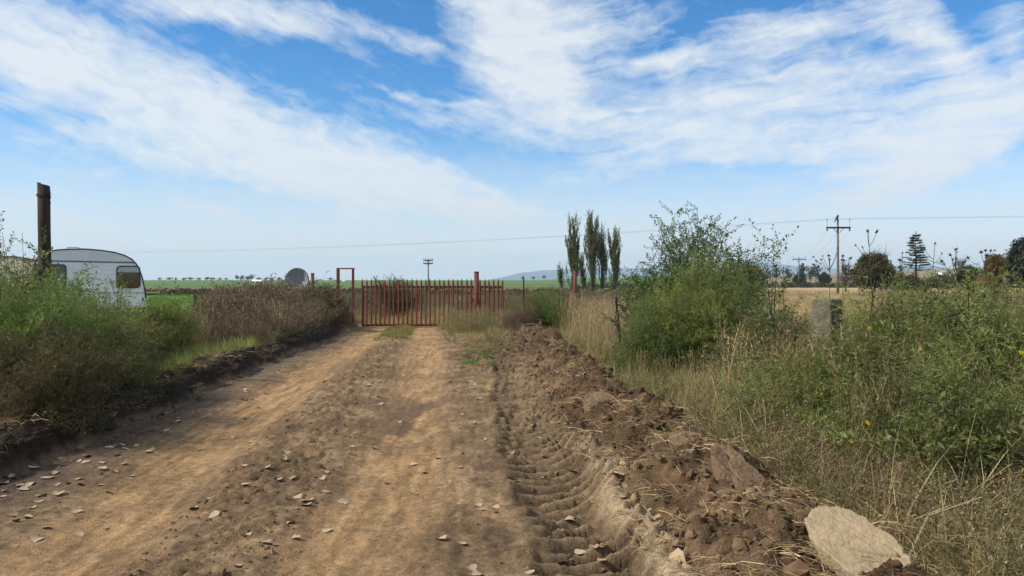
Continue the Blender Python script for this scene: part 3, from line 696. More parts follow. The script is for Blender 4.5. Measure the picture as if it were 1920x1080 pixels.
# ------------------------------------------------------------------ red gate and its posts
GD = 27.8
gx0, gx1 = (679 - 960) / F * GD, (943 - 960) / F * GD
gz = hz((gx0 + gx1) / 2, GD) + .03
gate = tag(empty('palisade_gate', (gx0, GD, gz)), 'red steel palisade sliding gate with pointed pales across the dirt track', 'gate')
gw = gx1 - gx0
b = MB(); b.box((gw / 2, 0, 1.40), (gw, .05, .10)); bevel(b.build('top_rail', M_red, gate), .008)
b = MB(); b.box((gw / 2, 0, .06), (gw, .05, .09)); bevel(b.build('bottom_rail', M_red, gate), .008)
for xx in (.03, gw - .03):
    b = MB(); b.box((xx, .002, .73), (.07, .046, 1.24)); bevel(b.build('frame_post', M_red, gate), .006)
pm = None
for i in range(32):
    xx = i * gw / 31
    if pm is None:
        b = MB(); w2 = .031
        prof = [(-w2, .0), (-.006, -.014), (.006, -.014), (w2, .0)]
        zs = [(.05, 1), (1.58, 1), (1.70, .1)]
        rows = [[(px_ * k, py_ * (k if k < 1 else 1) - .028, z_) for px_, py_ in prof] for z_, k in zs]
        back = [[(px_ * k, py_ * (k if k < 1 else 1) - .024, z_) for px_, py_ in prof] for z_, k in zs]
        for a_, c_ in zip(rows[:-1], rows[1:]):
            for k in range(3): b.poly([a_[k], a_[k + 1], c_[k + 1], c_[k]])
        for a_, c_ in zip(back[:-1], back[1:]):
            for k in range(3): b.poly([a_[k + 1], a_[k], c_[k], c_[k + 1]])
        o = b.build('pale', M_red, gate); pm = o.data
    else:
        o = bpy.data.objects.new('pale', pm); put(o, gate)
    rr = random.Random(i); o.location = (xx, 0, rr.uniform(-.015, .015)); o.rotation_euler = (0, rr.uniform(-.011, .011), 0)
b = MB(); b.box((gw * .80, -.07, .95), (.16, .05, .14)); bevel(b.build('lock_box', M_red_worn, gate), .006)
b = MB(); b.tube([(gw * .80 + .08 * math.cos(a), -.10 + .03 * math.sin(a), 1.0 - .10 * abs(math.sin(a / 2))) for a in np.linspace(0, 6.28, 13)], .008, 5); b.build('chain', M_blackpost, gate)
def pipe_post(px, d, ytop, w_px, label, mt=M_red_worn, cap=True, name='steel_post', cat='post'):
    x = (px - 960) / F * d; z0 = hz(x, d); r = w_px / F * d / 2; top = CAM - (ytop - HOR) / F * d - z0
    root = tag(empty(name, (x, d, z0 - .05)), label, cat)
    b = MB(); b.tube([(0, 0, 0), (0, 0, top)], r, 14); b.build('shaft', mt, root)
    if cap:
        b = MB(); b.tube([(0, 0, top), (0, 0, top + .03)], r * 1.12, 14); b.build('cap', mt, root)
        for k in (.25, .62): 
            b = MB(); b.tube([(0, 0, top * k), (0, 0, top * k + .05)], r * 1.08, 14); b.build('collar', mt, root)
    return root
pipe_post(893.5, 27.3, 508, 9, 'thick round red post standing in front of the gate pales')
pipe_post(586, 28.5, 511, 6.4, 'short rusty red post between the grey dish and the red doorway frame')
pipe_post(1078, 28, 505, 6.2, 'rusty red post standing in front of the poplars')
fr = tag(empty('doorway_frame', (P(648, 527, 28).x, 28, hz(P(648, 527, 28).x, 28))), 'red steel doorway frame without a door left of the gate', 'door frame')
for dx_, w_ in ((-.265, .10), (.265, .075)):
    b = MB(); b.box((dx_, 0, .95), (w_, .10, 1.9)); bevel(b.build('post', M_red_worn, fr), .006)
b = MB(); b.box((0, 0, 1.925), (.63, .10, .045)); b.build('lintel', M_red_worn, fr)
def slim_post(px, ytop, d, w, label, tilt=0.0):
    x = (px - 960) / F * d; z0 = hz(x, d); top = CAM - (ytop - HOR) / F * d - z0
    root = tag(empty('fence_post', (x, d, z0)), label, 'fence post'); root.rotation_euler = (0, tilt, 0)
    b = MB(); b.box((0, 0, top / 2 - .1), (w, .012, top + .2)); b.box((0, .022, top / 2 - .1), (.012, .032, top + .2)); b.build('iron', M_blackpost, root); return root
slim_post(366, 553, 22, .07, 'dark wooden fence post in front of the green field')
slim_post(982, 521, 30, .05, 'dark fence post sticking up right of the red gate')
slim_post(1164, 556, 18, .055, 'black iron fence post leaning in the dry grass', -.10)
# fence wire strands left of the gate
x_a, x_b = P(366, 553, 22), P(600, 560, 27)
# concrete strainer post in the right shrubs
cx_, cy_ = (1551 - 960) / F * 8.0, 8.0
cp = tag(empty('concrete_post', (cx_, cy_, hz(cx_, cy_)), .62), 'weathered square concrete post half hidden in the shrubs', 'post')
b = MB(); b.box((0, 0, .63), (.225, .225, 1.40)); bevel(b.build('shaft', M_conc, cp), .025, 3)

# ------------------------------------------------------------------ old pole stump at the left
pd = 12.0
px_, pz_ = (82 - 960) / F * pd, 0
ps = tag(empty('wooden_pole', (px_, pd, hz(px_, pd))), 'dark broken off wooden pole with wire round its top beside the caravan', 'pole')
top = CAM + (HOR - 345) / F * pd - hz(px_, pd); r0 = 23 / F * pd / 2
b = MB(); n_ = 14
b.tube([(.035, 0, -.1), (.03, 0, .5), (.02, .01, 1.4), (.008, 0, 2.3), (0, 0, top - .02)], [r0 * 1.0, r0 * .99, r0 * .97, r0 * .95, r0 * .90], n_)
rr = random.Random(5)
for i in range(len(b.v)):
    v = b.v[i]; k = 1 + rr.uniform(-.05, .05); b.v[i] = (v[0] * k, v[1] * k, v[2] + (rr.uniform(-.05, .03) - v[0] * .35 if v[2] > top - .1 else 0))
b.build('shaft', M_wood, ps)
for zz in (top - .17, top - .19):
    b = MB(); b.tube([(math.cos(a) * (r0 + .004), math.sin(a) * (r0 + .004), zz + .01 * math.sin(a * 2)) for a in np.linspace(0, 6.28, 17)], .005, 5); b.build('wire_binding', M_blackpost, ps)
for zz in (top - .15, top - .22, top - .30):
    b = MB(); b.tube([(r0 * .8, -.02, zz), (r0 + .03, -.03, zz + .01)], .010, 6); b.build('staple', M_blackpost, ps)

# ------------------------------------------------------------------ caravan
cd_ = 28.0
def cpt(px, py): return ((px - 170) / F * cd_ * .885, CAM - (py - HOR) / F * cd_)
cx0 = (170 - 960) / F * cd_
cv = tag(empty('caravan', (cx0, cd_, hz(cx0, cd_))), 'white caravan with dark trimmed rounded roof parked behind the left bushes', 'caravan'); cv.rotation_euler = (0, 0, math.radians(25.5))
zoff = hz(cx0, cd_)
prof = [(66, 588), (64, 560), (63, 525), (66, 500), (73, 484), (86, 474.5), (105, 470), (130, 467.5), (160, 467), (190, 469), (215, 472.5), (235, 478), (249, 485.5), (258, 495), (264, 506), (269, 520), (273, 538), (276, 560), (277, 588)]
pr = [(x_, z_ - zoff) for x_, z_ in (cpt(*p) for p in prof)]
def extrude(mb, pts, y0, y1):
    n = len(pts)
    mb.poly([(x_, y0, z_) for x_, z_ in pts]); mb.poly([(x_, y1, z_) for x_, z_ in reversed(pts)])
    for i in range(n):
        a_, c_ = pts[i], pts[(i + 1) % n]; mb.poly([(c_[0], y0, c_[1]), (a_[0], y0, a_[1]), (a_[0], y1, a_[1]), (c_[0], y1, c_[1])])
b = MB(); extrude(b, pr, 0, 2.05); bevel(b.build('body', M_white, cv), .03, 2)
# ribbed upper panel, proud of the body side
ub = cpt(100, 490.5)[1] - zoff
up = [p for p in pr if p[1] > ub + .02]
k_ = .985
up = [((x_ - .0) * .985, (z_ - ub) * .95 + ub) for x_, z_ in up]
nr = 5; zt_ = max(z_ for _, z_ in up)
xsu = [x_ for x_, _ in up]
for i in range(nr):
    za, zb = ub + .03 + (zt_ - ub - .05) * i / nr, ub + .03 + (zt_ - ub - .05) * (i + .93) / nr
    zc = zb
    xl = min([x_ for x_, z_ in up if z_ >= zc - .12] or [0]) + .05; xr_ = max([x_ for x_, z_ in up if z_ >= zc - .04] or [0]) - .02
    b = MB(); b.box(((xl + xr_) / 2, -.004, (za + zb) / 2), (xr_ - xl, .012, zb - za)); bevel(b.build('ribbed_panel', M_ribbed, cv), .004)
b = MB(); xl = cpt(68, 490)[0]; xr_ = cpt(254, 493)[0]
b.poly([(xl, -.012, ub - .01), (xr_, -.012, ub - .05), (xr_, -.012, ub + .0), (xl, -.012, ub + .04)]); b.box(((xl + xr_) / 2, -.004, ub - .002), (xr_ - xl, .012, .02)); b.build('waist_trim', M_teal, cv)
b = MB(); b.tube([(x_, -.015, z_) for x_, z_ in pr[3:-1]], .022, 6); b.build('edge_trim', M_trim, cv)
def cwin(x0, y0, x1, y1, split, lowm, upm):
    (xa, za), (xb, zb) = cpt(x0, y1), cpt(x1, y0); za -= zoff; zb -= zoff
    b = MB(); c = ((xa + xb) / 2, -.02, (za + zb) / 2); w, h = xb - xa, zb - za; t = .04
    def rr_(w, h, r, y):
        out = []
        for sx, sz, a0 in ((1, 1, 0), (-1, 1, 90), (-1, -1, 180), (1, -1, 270)):
            for k in range(4):
                a = math.radians(a0 + 30 * k); out.append((c[0] + sx * (w / 2 - r) + r * math.cos(a), y, c[2] + sz * (h / 2 - r) + r * math.sin(a)))
        return out
    A, Bq, A2, B2 = rr_(w + 2 * t, h + 2 * t, .12, -.032), rr_(w, h, .09, -.032), rr_(w + 2 * t, h + 2 * t, .12, .0), rr_(w, h, .09, .0)
    for i in range(16):
        j = (i + 1) % 16; b.poly([A[j], A[i], Bq[i], Bq[j]]); b.poly([A[i], A[j], A2[j], A2[i]]); b.poly([Bq[j], Bq[i], B2[i], B2[j]])
    wn = b.build('window', M_trim, cv)
    zs_ = za + h * (1 - split)
    b = MB(); b.box((c[0], -.006, (za + zs_) / 2), (w, .012, zs_ - za)); b.build('curtain', lowm, wn)
    b = MB(); b.box((c[0], -.006, (zs_ + zb) / 2 + .012), (w, .016, zb - zs_ - .024)); b.build('blind', upm, wn)
    gl = bpy.data.materials.get('window_glass')
    if gl is None:
        gl, t2, pb = mat_new('window_glass'); pb.inputs['Base Color'].default_value = (.9, .95, .95, 1); pb.inputs['Roughness'].default_value = .04; pb.inputs['Transmission Weight'].default_value = 1.0; pb.inputs['IOR'].default_value = 1.3
    b = MB(); b.box((c[0], -.021, c[2]), (w - .01, .006, h - .01)); b.build('pane', gl, wn)
cwin(221, 500, 263, 538.5, .27, M_curtain, M_blind)
cwin(68, 498, 123, 541, .33, M_greyin, M_greyin)
for k in range(9):
    zr = cpt(0, 497 + k * 8.5)[1] - zoff; b = MB(); b.box(((cpt(70, 0)[0] + cpt(262, 0)[0]) / 2, -.002, zr), (cpt(262, 0)[0] - cpt(70, 0)[0], .010, .016)); b.build('siding_rib', M_ribbed, cv)
b = MB(); xa, za = cpt(272, 562); b.box((xa - .03, -.012, za - zoff), (.05, .024, .12)); b.build('marker_lamp', M_red, cv)
b = MB(); xa, za = cpt(205, 549); b.box((xa + .55, -.008, za - zoff), (2.2, .016, .05)); b.build('belt_moulding', M_cream, cv)
b = MB(); b.box(((pr[0][0] + pr[-1][0]) / 2, -.008, cpt(0, 580)[1] - zoff), (3.6, .016, .09)); b.build('yellow_stripe', M_yellow, cv)
b = MB(); b.box(((pr[0][0] + pr[-1][0]) / 2, -.008, cpt(0, 587)[1] - zoff), (3.6, .016, .06)); b.build('teal_stripe', M_teal, cv)
b = MB(); vz = cpt(0, 466)[1] - zoff; vx = cpt(135, 0)[0]
b.tube([(vx - .22, .8, vz - .02), (vx - .20, .8, vz + .05), (vx - .15, .8, vz + .06), (vx + .16, .8, vz + .06), (vx + .2, .8, vz + .03), (vx + .21, .8, vz - .02)], .012, 6); b.build('roof_rail', M_trim, cv)
b = MB(); b.box((vx, 1.0, vz + .0), (.5, .5, .05)); bevel(b.build('roof_vent', M_ribbed, cv), .02)
wx = cpt(165, 0)[0]
b = MB(); b.tube([(wx, .05, .32), (wx, .25, .32)], .32, 20); b.build('wheel', M_rubber, cv)
b = MB(); b.tube([(pr[0][0] + .3, .3, .0), (pr[0][0] + .3, .3, .5)], .03, 6); b.build('corner_steady', M_trim, cv)
b = MB(); b.tube([(pr[-1][0] - .3, .3, .0), (pr[-1][0] - .3, .3, .5)], .03, 6); b.build('corner_steady', M_trim, cv)
c2 = tag(empty('caravan', (P(10, 527, 31).x, 31, farz(np.array(-20.), np.array(31.)))), 'pale cream caravan roof mostly hidden behind the leftmost bushes', 'caravan')
pr2 = [(P(x_, y_, 31).x - P(10, 527, 31).x, P(x_, y_, 31).z) for x_, y_ in ((-150, 585), (-150, 505), (-135, 492), (-100, 484), (-40, 480), (30, 481), (60, 486), (70, 494), (76, 510), (81, 585))]
b = MB(); extrude(b, pr2, 0, 2.0); bevel(b.build('body', M_cream, c2), .04, 2)
b = MB(); b.tube([(x_, -.01, z_) for x_, z_ in pr2[1:-1]], .02, 6); b.build('edge_trim', M_trim, c2)

# ------------------------------------------------------------------ grey dish
dd_ = 33.0; dx0 = (558 - 960) / F * dd_
ds = tag(empty('satellite_dish', (dx0, dd_, hz(dx0, dd_))), 'round grey dish with dark rim standing behind the dry weeds', 'dish')
rd_ = 21.5 / F * dd_; dz_ = CAM + (HOR - 524.5) / F * dd_ - hz(dx0, dd_)
b = MB(); rings = []
for k in range(7):
    rr_ = rd_ * k / 6; rings.append([(rr_ * math.cos(a), .16 * (k / 6) ** 2 * -1 + .10, dz_ + rr_ * math.sin(a)) for a in np.linspace(0, 2 * math.pi, 33)[:-1]])
for k in range(6):
    for i in range(32):
        j = (i + 1) % 32; b.poly([rings[k][i], rings[k][j], rings[k + 1][j], rings[k + 1][i]], True)
bo = b.build('bowl', M_dish, ds); so = bo.modifiers.new('thick', 'SOLIDIFY'); so.thickness = .012
b = MB(); b.tube([(rd_ * math.cos(a), -.062, dz_ + rd_ * math.sin(a)) for a in np.linspace(0, 2 * math.pi, 33)], .017, 6, False); b.build('rim', M_trim, ds)
b = MB(); b.tube([(0, .14, -.1), (0, .14, dz_)], .045, 10); b.build('mast', M_dish, ds)

# ------------------------------------------------------------------ poles and wires
def t_pole(px, d, ytop, ybar, half, label, arms=1, insul=True, r=.14, gap=.9, pin=.95):
    x = (px - 960) / F * d; z0 = float(farz(np.array([float(x)]), np.array([float(d)]))[0]); top = CAM + (HOR - ytop) / F * d - z0; bar = CAM + (HOR - ybar) / F * d - z0
    root = tag(empty('utility_pole', (x, d, z0)), label, 'utility pole')
    b = MB(); b.tube([(0, 0, -.5), (0, 0, top * .5), (0, 0, top)], [r * 1.15, r, r * .8], 10); b.build('shaft', M_pole, root)
    for k in range(arms):
        zb = bar - k * gap
        b = MB(); b.box((0, -.16, zb), (2 * half, .12, .20)); b.build('crossarm', M_arm, root)
        for s in (-1, 1):
            b = MB(); b.tube([(s * half * .42, -.17, zb - .1), (s * r, -.12, zb - half * .42)], .04, 5); b.build('brace', M_pole, root)
        if insul:
            for s in ((-1, 1) if arms == 1 else (-1, -.55, .55, 1)):
                b = MB(); b.tube([(s * half * .95, -.16, zb + .1), (s * half * .95, -.16, zb + (pin if arms == 1 else .25))], .02, 5); b.ball((s * half * .95, -.16, zb + (pin if arms == 1 else .28)), .07, 1.3); b.build('insulator', M_insul, root)
                if arms == 1: b = MB(); b.tube([(s * half * .95, -.16, zb - .1), (s * half * .93, -.16, zb - .38)], .09, 6); b.build('strain_insulator', M_insul, root)
    return root, Vector((x, d, z0)), top, bar
pA, pa0, ptop, pbar = t_pole(1571, 91, 411, 427, 1.38, 'wooden power pole with dark crossarm and black bird on top')
t_pole(1498, 190, 482, 486, 1.55, 'small distant power pole left of the big crossarm pole', r=.13, pin=.7)
t_pole(803, 150, 485, 488, 0.9, 'small distant telephone pole with two crossarms behind the gate', arms=2, r=.12, gap=.62)
# perched bird
bp_ = pa0 + Vector((-.08, -.1, ptop + .02))
brd = tag(empty('bird', bp_), 'black bird perched on top of the crossarm pole', 'bird')
b = MB(); b.tube([(-.26, 0, -.18), (-.17, 0, -.02), (-.05, 0, .14), (.02, 0, .30), (.03, 0, .40), (.05, 0, .47)], [.03, .10, .15, .13, .075, .02], 9); b.ball((.04, 0, .42), .085, 1, 8, 6); b.build('body', M_bird, brd)
b = MB(); b.tube([(.10, 0, .42), (.20, 0, .40)], [.03, .006], 6); b.build('beak', M_bird, brd)
b = MB(); b.tube([(-.17, 0, -.02), (-.27, 0, -.2), (-.36, 0, -.38)], [.07, .06, .035], 6); b.build('tail', M_bird, brd)
def wire(a, c, sag, label, r=.022, group=None, seg=40, name='power_line'):
    a, c = Vector(a), Vector(c); pts = [a.lerp(c, t) + Vector((0, 0, -4 * sag * t * (1 - t))) for t in np.linspace(0, 1, seg)]
    b = MB(); b.tube(pts, r, 4, False); return tag(b.build(name, M_wire), label, 'power line', group)
dirv = Vector((-157.2, 93, 0)).normalized()
for s, lb in ((-1, 'thin overhead wire on the near side of the power line'), (0, 'thin overhead wire in the middle of the power line'), (1, 'thin overhead wire on the far side of the power line')):
    off = Vector((s * 1.3, 0, 0)); a = pa0 + off + Vector((0, -.16, ptop + (.1 if s == 0 else .0)))
    wire(a, a + Vector((-157.2, 93, -.25 + s * .25)), 1.45, lb + ' left of the crossarm pole', .007)
    wire(a, a + Vector((110, -65, 0)), 1.0, lb + ' right of the crossarm pole', .006)
pB = Vector(((1498 - 960) / F * 190, 190, CAM + (HOR - 484) / F * 190))
for s in (-1, 0, 1):
    wire(pa0 + Vector((s * 1.3, -.1, pbar - .35)), pB + Vector((s * 1.4, 0, .2)), 1.6, ('outer left', 'middle', 'outer right')[s + 1] + ' wire running down from the crossarm pole to the small pole', .009)

# ------------------------------------------------------------------ trees
def poplar(px, d, ytop, ybase, wpx, label, seed, cols, nb=34, dens=11, group='poplars beyond the gate'):
    rng = np.random.default_rng(seed); x = (px - 960) / F * d; z0 = float(farz(np.array([x]), np.array([float(d)]))[0]); h = CAM + (HOR - ytop) / F * d - z0; w = wpx / F * d / 2
    root = tag(empty('poplar_tree', (x, d, z0)), label, 'tree', group)
    b = MB(); b.tube([(0, 0, -.2), (.1, 0, h * .4), (0, 0, h * .93)], [.22, .13, .02], 7); b.build('trunk', M_bark, root)
    br = MB(); pos, dr = [], []
    for i in range(nb):
        t0 = rng.uniform(.01, .66); a = rng.uniform(0, 6.28); ln = h * rng.uniform(.22, .42) * (1 - .45 * t0); t1 = min(t0 * h + ln, h * rng.uniform(.93, 1.0)); rad = w * rng.uniform(.35, 1.0) * (1 - .55 * max(t1 / h - .55, 0) / .45)
        pts = [np.array((0, 0, t0 * h)), np.array((math.cos(a) * rad * .75, math.sin(a) * rad * .75, t0 * h + (t1 - t0 * h) * .35)), np.array((math.cos(a) * rad, math.sin(a) * rad, t1))]
        br.tube(pts, [.035, .025, .008], 4, False)
        for k in range(int(dens * 1.35)):
            t = rng.uniform(.04, 1); p = pts[0] * (1 - t) ** 2 + 2 * pts[1] * t * (1 - t) + pts[2] * t * t
            pos.append(p + rng.normal(0, .06, 3)); dr.append((math.cos(a) * .12 + rng.normal(0, .12), math.sin(a) * .12 + rng.normal(0, .12), 1))
    tag(br.build('branch', M_bark, root), kind='stuff')
    n = len(pos); scatter('crown', pos, dr, rng.uniform(.5, .95, n), tints(n, *cols, rng=rng), V_POPLAR, root, rng=rng)
PC = [(.085, .115, .040), (.12, .14, .055), (.06, .08, .03)]; PG = [(.10, .118, .05), (.135, .145, .066), (.08, .096, .042)]
poplar(1074, 80, 394, 545, 34, 'leftmost tall poplar, dark green, behind the rusty red post', 1, PC, 36, 13)
poplar(1110, 82, 383, 545, 36, 'tallest poplar in the middle of the clump', 2, PG, 40, 12)
poplar(1092, 84, 470, 545, 22, 'low thin young poplar between the two tallest poplars', 3, PG, 14, 8)
poplar(1128, 81, 416, 545, 26, 'slender greyish poplar just right of the tallest', 4, PG, 26, 9)
poplar(1151, 80, 416, 545, 27, 'rightmost poplar, dark and standing apart', 5, PC, 30, 12)
poplar(1051, 95, 497, 535, 10, 'tiny young poplar left of the clump', 6, PC, 10, 7)
def tree(name, label, px, d, ytop, wpx, cols, seed, nb=26, per=12, trunk=.2, lo=.15, variants=None, sc=(.8, 1.5), bare=0, group=None, flat=1.0, squash=.9):
    rng = np.random.default_rng(seed); x = (px - 960) / F * d; z0 = float(farz(np.array([float(x)]), np.array([float(d)]))[0]); h = CAM + (HOR - ytop) / F * d - z0; w = wpx / F * d / 2
    root = tag(empty(name, (x, d, z0)), label, 'tree', group)
    b = MB(); b.tube([(0, 0, -.3), (.1, 0, h * .3), (0, 0, h * .6)], [trunk * h * .08 + .12, trunk * h * .06 + .08, .05], 8); b.build('trunk', M_bark, root)
    br = MB(); pos, dr = [], []
    for i in range(nb + bare):
        a = rng.uniform(0, 6.28); e = rng.uniform(-.1, 1.45); rad = w * math.cos(e) * rng.uniform(.6, 1.05); zt = h * (lo + (1 - lo) * (.32 + .68 * math.sin(max(e, 0)) * squash)) * rng.uniform(.85, 1.03)
        if i >= nb: rad = w * rng.uniform(.05, .75); zt = h * rng.uniform(.97, 1.12)
        tip = np.array((math.cos(a) * rad, math.sin(a) * rad, zt)); p0 = np.array((0, 0, h * rng.uniform(.1, .45))); md = (p0 + tip) / 2 + np.array((0, 0, h * .06))
        br.tube([p0, md, tip], [.07, .045, .012], 4, False)
        if i >= nb:
            for k in range(5): e2 = tip + rng.normal(0, .5, 3); br.tube([md * .4 + tip * .6, e2], [.022, .008], 3, False)
            continue
        for k in range(per):
            t = rng.uniform(.45, 1.05); pos.append(p0 * (1 - t) + tip * t + rng.normal(0, .28, 3) * (w / 3)); dr.append(rng.normal(0, 1, 3) + np.array((0, 0, .6)))
    tag(br.build('branch', M_bark, root), kind='stuff')
    n = len(pos); scatter('crown', pos, dr, rng.uniform(*sc, n), tints(n, *cols, rng=rng, spread=.35), variants or V_CLUMP, root, rng=rng); return root
DK = [(.028, .035, .014), (.04, .045, .016), (.06, .06, .02)]
tree('round_tree', 'broad rounded olive tree with bare twigs on top right of the power pole', 1640, 110, 478, 86, [(.06, .058, .016), (.085, .07, .02), (.035, .036, .014)], 11, 44, 16, bare=26, lo=.05)
tree('dark_pine', 'large dark pine cut off by the photo edge behind the orange tree', 1922, 100, 447, 86, [(.014, .018, .012), (.022, .026, .018)], 12, 40, 16)
tree('autumn_tree', 'orange and brown leaved tree beside the large dark pine', 1862, 70, 474, 54, [(.20, .085, .02), (.13, .10, .028), (.24, .11, .03), (.06, .07, .025)], 13, 26, 9, sc=(.5, .9))
tree('dark_bush', 'low dark green bushy tree left of the orange tree', 1818, 105, 503, 46, [(.022, .03, .014), (.035, .042, .018)], 14, 26, 14, lo=.05)
tree('bare_tree', 'thin nearly leafless tree behind the dark bush', 1801, 125, 492, 40, [(.10, .085, .06)], 15, 5, 2, bare=26)
tree('grey_bush', 'grey leafless bush between the power pole and round tree', 1585, 115, 500, 28, [(.13, .12, .12)], 16, 6, 2, bare=26)
tree('brown_tree', 'rusty brown tree seen above the big feathery shrub', 1410, 95, 498, 40, [(.15, .09, .05), (.10, .075, .04)], 17, 24, 12)
for i, (px, yt, wp) in enumerate(((1762, 517, 60), (1700, 520, 70), (1500, 512, 26), (1545, 510, 24))):
    tree('far_bush', ('wide low olive bush under the distant houses', 'wide low olive bush under the conifer', 'distant blue green tree behind the small pole', 'distant blue green tree right of the small pole')[i], px, (150, 130, 260, 265)[i], yt, wp, [(.07, .075, .03), (.045, .055, .024)] if i < 2 else [(.03, .045, .025), (.045, .06, .03)], 20 + i, 30, 12, lo=.02)
# conifer
cx_, cdp = 1717, 120.; x = (cx_ - 960) / F * cdp; rng = np.random.default_rng(31); z0 = float(farz(np.array([x]), np.array([cdp]))[0]); h = CAM + (HOR - 441) / F * cdp - z0
cf = tag(empty('conifer_tree', (x, cdp, z0)), 'tall dark conifer with layered branches and bare lower trunk', 'tree')
b = MB(); b.tube([(0, 0, -.3), (.05, 0, h * .5), (0, 0, h)], [.2, .13, .02], 8); b.build('trunk', M_stem, cf)
br = MB(); pos, dr = [], []
for k in range(15):
    zz = h * (.36 + .62 * k / 14); ln = 1.75 * (1 - (k / 14) ** 1.25) + .22
    for j in range(6):
        a = rng.uniform(0, 6.28); l2 = ln * rng.uniform(.6, 1.1); e = np.array((math.cos(a) * l2, math.sin(a) * l2, zz + l2 * .10)); br.tube([(0, 0, zz), tuple(e)], [.04, .01], 4, False)
        for t in np.linspace(.3, 1, 7 if k > 1 else 2): pos.append(np.array((0, 0, zz)) * (1 - t) + e * t); dr.append((math.cos(a) + rng.normal(0, .5), math.sin(a) + rng.normal(0, .5), .25))
for k in range(8):
    a = rng.uniform(0, 6.28); zz = h * rng.uniform(.18, .36); br.tube([(0, 0, zz), (math.cos(a) * 1.4, math.sin(a) * 1.4, zz + .1)], [.03, .008], 4, False)
pos += [np.array((0, 0, h - .1)), np.array((0, 0, h + .05))]; dr += [(0, 0, 1), (.1, 0, 1)]
tag(br.build('branch', M_stem, cf), kind='stuff'); n = len(pos); scatter('crown', pos, dr, rng.uniform(.8, 1.25, n), tints(n, (.016, .021, .015), (.026, .032, .02), rng=rng), V_NEEDLE, cf, rng=rng)
# trees along the edge of the far fields
def far_variant(seed, col):
    r = random.Random(seed); T = []
    lob = [(rdir(r, -.2, 1.2) * r.uniform(.1, .45), r.uniform(.3, .5)) for _ in range(6)]
    for i in range(170):
        c0, rr_ = lob[i % 6]; c = c0 + rdir(r, -1.5, 1.5) * rr_ * r.random() ** .4; d = rdir(r, -1, 1); w = np.cross(d, rdir(r, -1, 1)); w /= np.linalg.norm(w) + 1e-9
        T += [c - d * .10, c + w * .08, c + d * .10, c - d * .10, c + d * .10, c - w * .08]
    root = empty('field_tree'); cr = bpy.data.objects.new('crown', tri_mesh('crown', [t + np.array((0, 0, .62)) for t in T], col)); put(cr, root); KIDS.setdefault(root, []).append(cr)
    b = MB(); b.tube([(0, 0, -.1), (0, 0, .6)], [.05, .03], 6); b.build('trunk', M_bark, root); return root
M_farleaf = mat('far_foliage', (.022, .035, .016), .8, 0, .3, 3, col2=(.05, .065, .03))
FV = [far_variant(i, M_farleaf) for i in range(3)]
spots = [(318, 522, 12), (330, 523, 8), (345, 523, 10), (357, 521, 14), (372, 523, 10), (388, 520, 12), (397, 522, 14), (412, 524, 8), (424, 524, 8), (444, 518, 10), (454, 518, 12), (464, 519, 10), (472, 517, 14), (486, 523, 10), (498, 524, 8), (510, 522, 12), (525, 521, 12), (538, 523, 10), (620, 524, 8), (1170, 516, 12), (1185, 518, 10), (1455, 505, 20), (1475, 508, 18), (1520, 507, 14), (1440, 510, 14), (980, 519, 8), (1000, 519, 8), (1020, 518, 10), (300, 524, 8), (1330, 512, 14), (1530, 499, 22), (1507, 500, 20)]
used = set()
LBL = ['small rounded tree far off along the left field edge', 'small distant tree far off behind the power poles and shrubs']
for i, (px, yt, wp) in enumerate(spots):
    d = 900. if px < 700 else (420. if px > 1400 else 1300.); k = i % 3; o = FV[k] if k not in used else copy_tree(FV[k]); used.add(k)
    x = (px - 960) / F * d; z0 = float(farz(np.array([x]), np.array([d]))[0]); hh = max(CAM + (HOR - yt) / F * d - z0, 3.0); w = wp / F * d
    o.location = (x, d, z0); o.scale = (w * .85, w * .85, hh * .92); o.rotation_euler = (0, 0, i * 1.7)
    lb = ('small far tree just right of the caravan' if px < 340 else 'small far tree left of the tight tree clump' if px < 430 else 'tree in the tight far clump beside the white roofed shed' if px < 480 else 'small far tree between white roofed shed and grey dish' if px < 560 else 'small far tree beside the red doorway frame' if px < 700
          else 'tiny far tree between red gate and poplars' if px < 1030 else 'small far tree just right of the poplars' if px < 1200 else 'far tree behind the big feathery shrub' if px < 1360 else 'far tree left of the small distant pole' if px < 1490 else 'far tree right behind the small distant pole')
    tag(o, lb, 'tree', 'trees along the left field edge' if px < 700 else 'distant trees to the right')
# far buildings
def shed(px, d, ytop, wpx, hpx, label, roofm, wallm, dep=8):
    x = (px - 960) / F * d; w = wpx / F * d; zt = CAM + (HOR - ytop) / F * d; z0 = float(farz(np.array([x]), np.array([float(d)]))[0]); h = hpx / F * d
    root = tag(empty('farm_building', (x, d, zt - h)), label, 'building'); e = h * .62
    b = MB(); b.box((0, dep / 2, e / 2 - 1.5), (w, dep, e + 3)); b.build('wall', wallm, root)
    b = MB(); g = .4; b.poly([(-w / 2 - g, -g, e), (w / 2 + g, -g, e), (w / 2 + g, dep / 2, h), (-w / 2 - g, dep / 2, h)]); b.poly([(w / 2 + g, dep + g, e), (-w / 2 - g, dep + g, e), (-w / 2 - g, dep / 2, h), (w / 2 + g, dep / 2, h)])
    b.poly([(-w / 2, 0, e), (-w / 2, dep / 2, h), (-w / 2, dep, e)]); b.poly([(w / 2, 0, e), (w / 2, dep, e), (w / 2, dep / 2, h)]); r_ = b.build('roof', roofm, root); s_ = r_.modifiers.new('thick', 'SOLIDIFY'); s_.thickness = .15
    for k in (-.25, .2):
        b = MB(); b.box((w * k, -.03, e * .45), (w * .12, .06, e * .5)); b.build('window', M_dark, root)
shed(478, 520, 524.5, 22, 7, 'long low white roofed shed in the far left field', M_roofw, M_wall, 12)
shed(643, 620, 526, 4, 3, 'tiny white building seen through the red doorway frame', M_roofw, M_wall, 6)
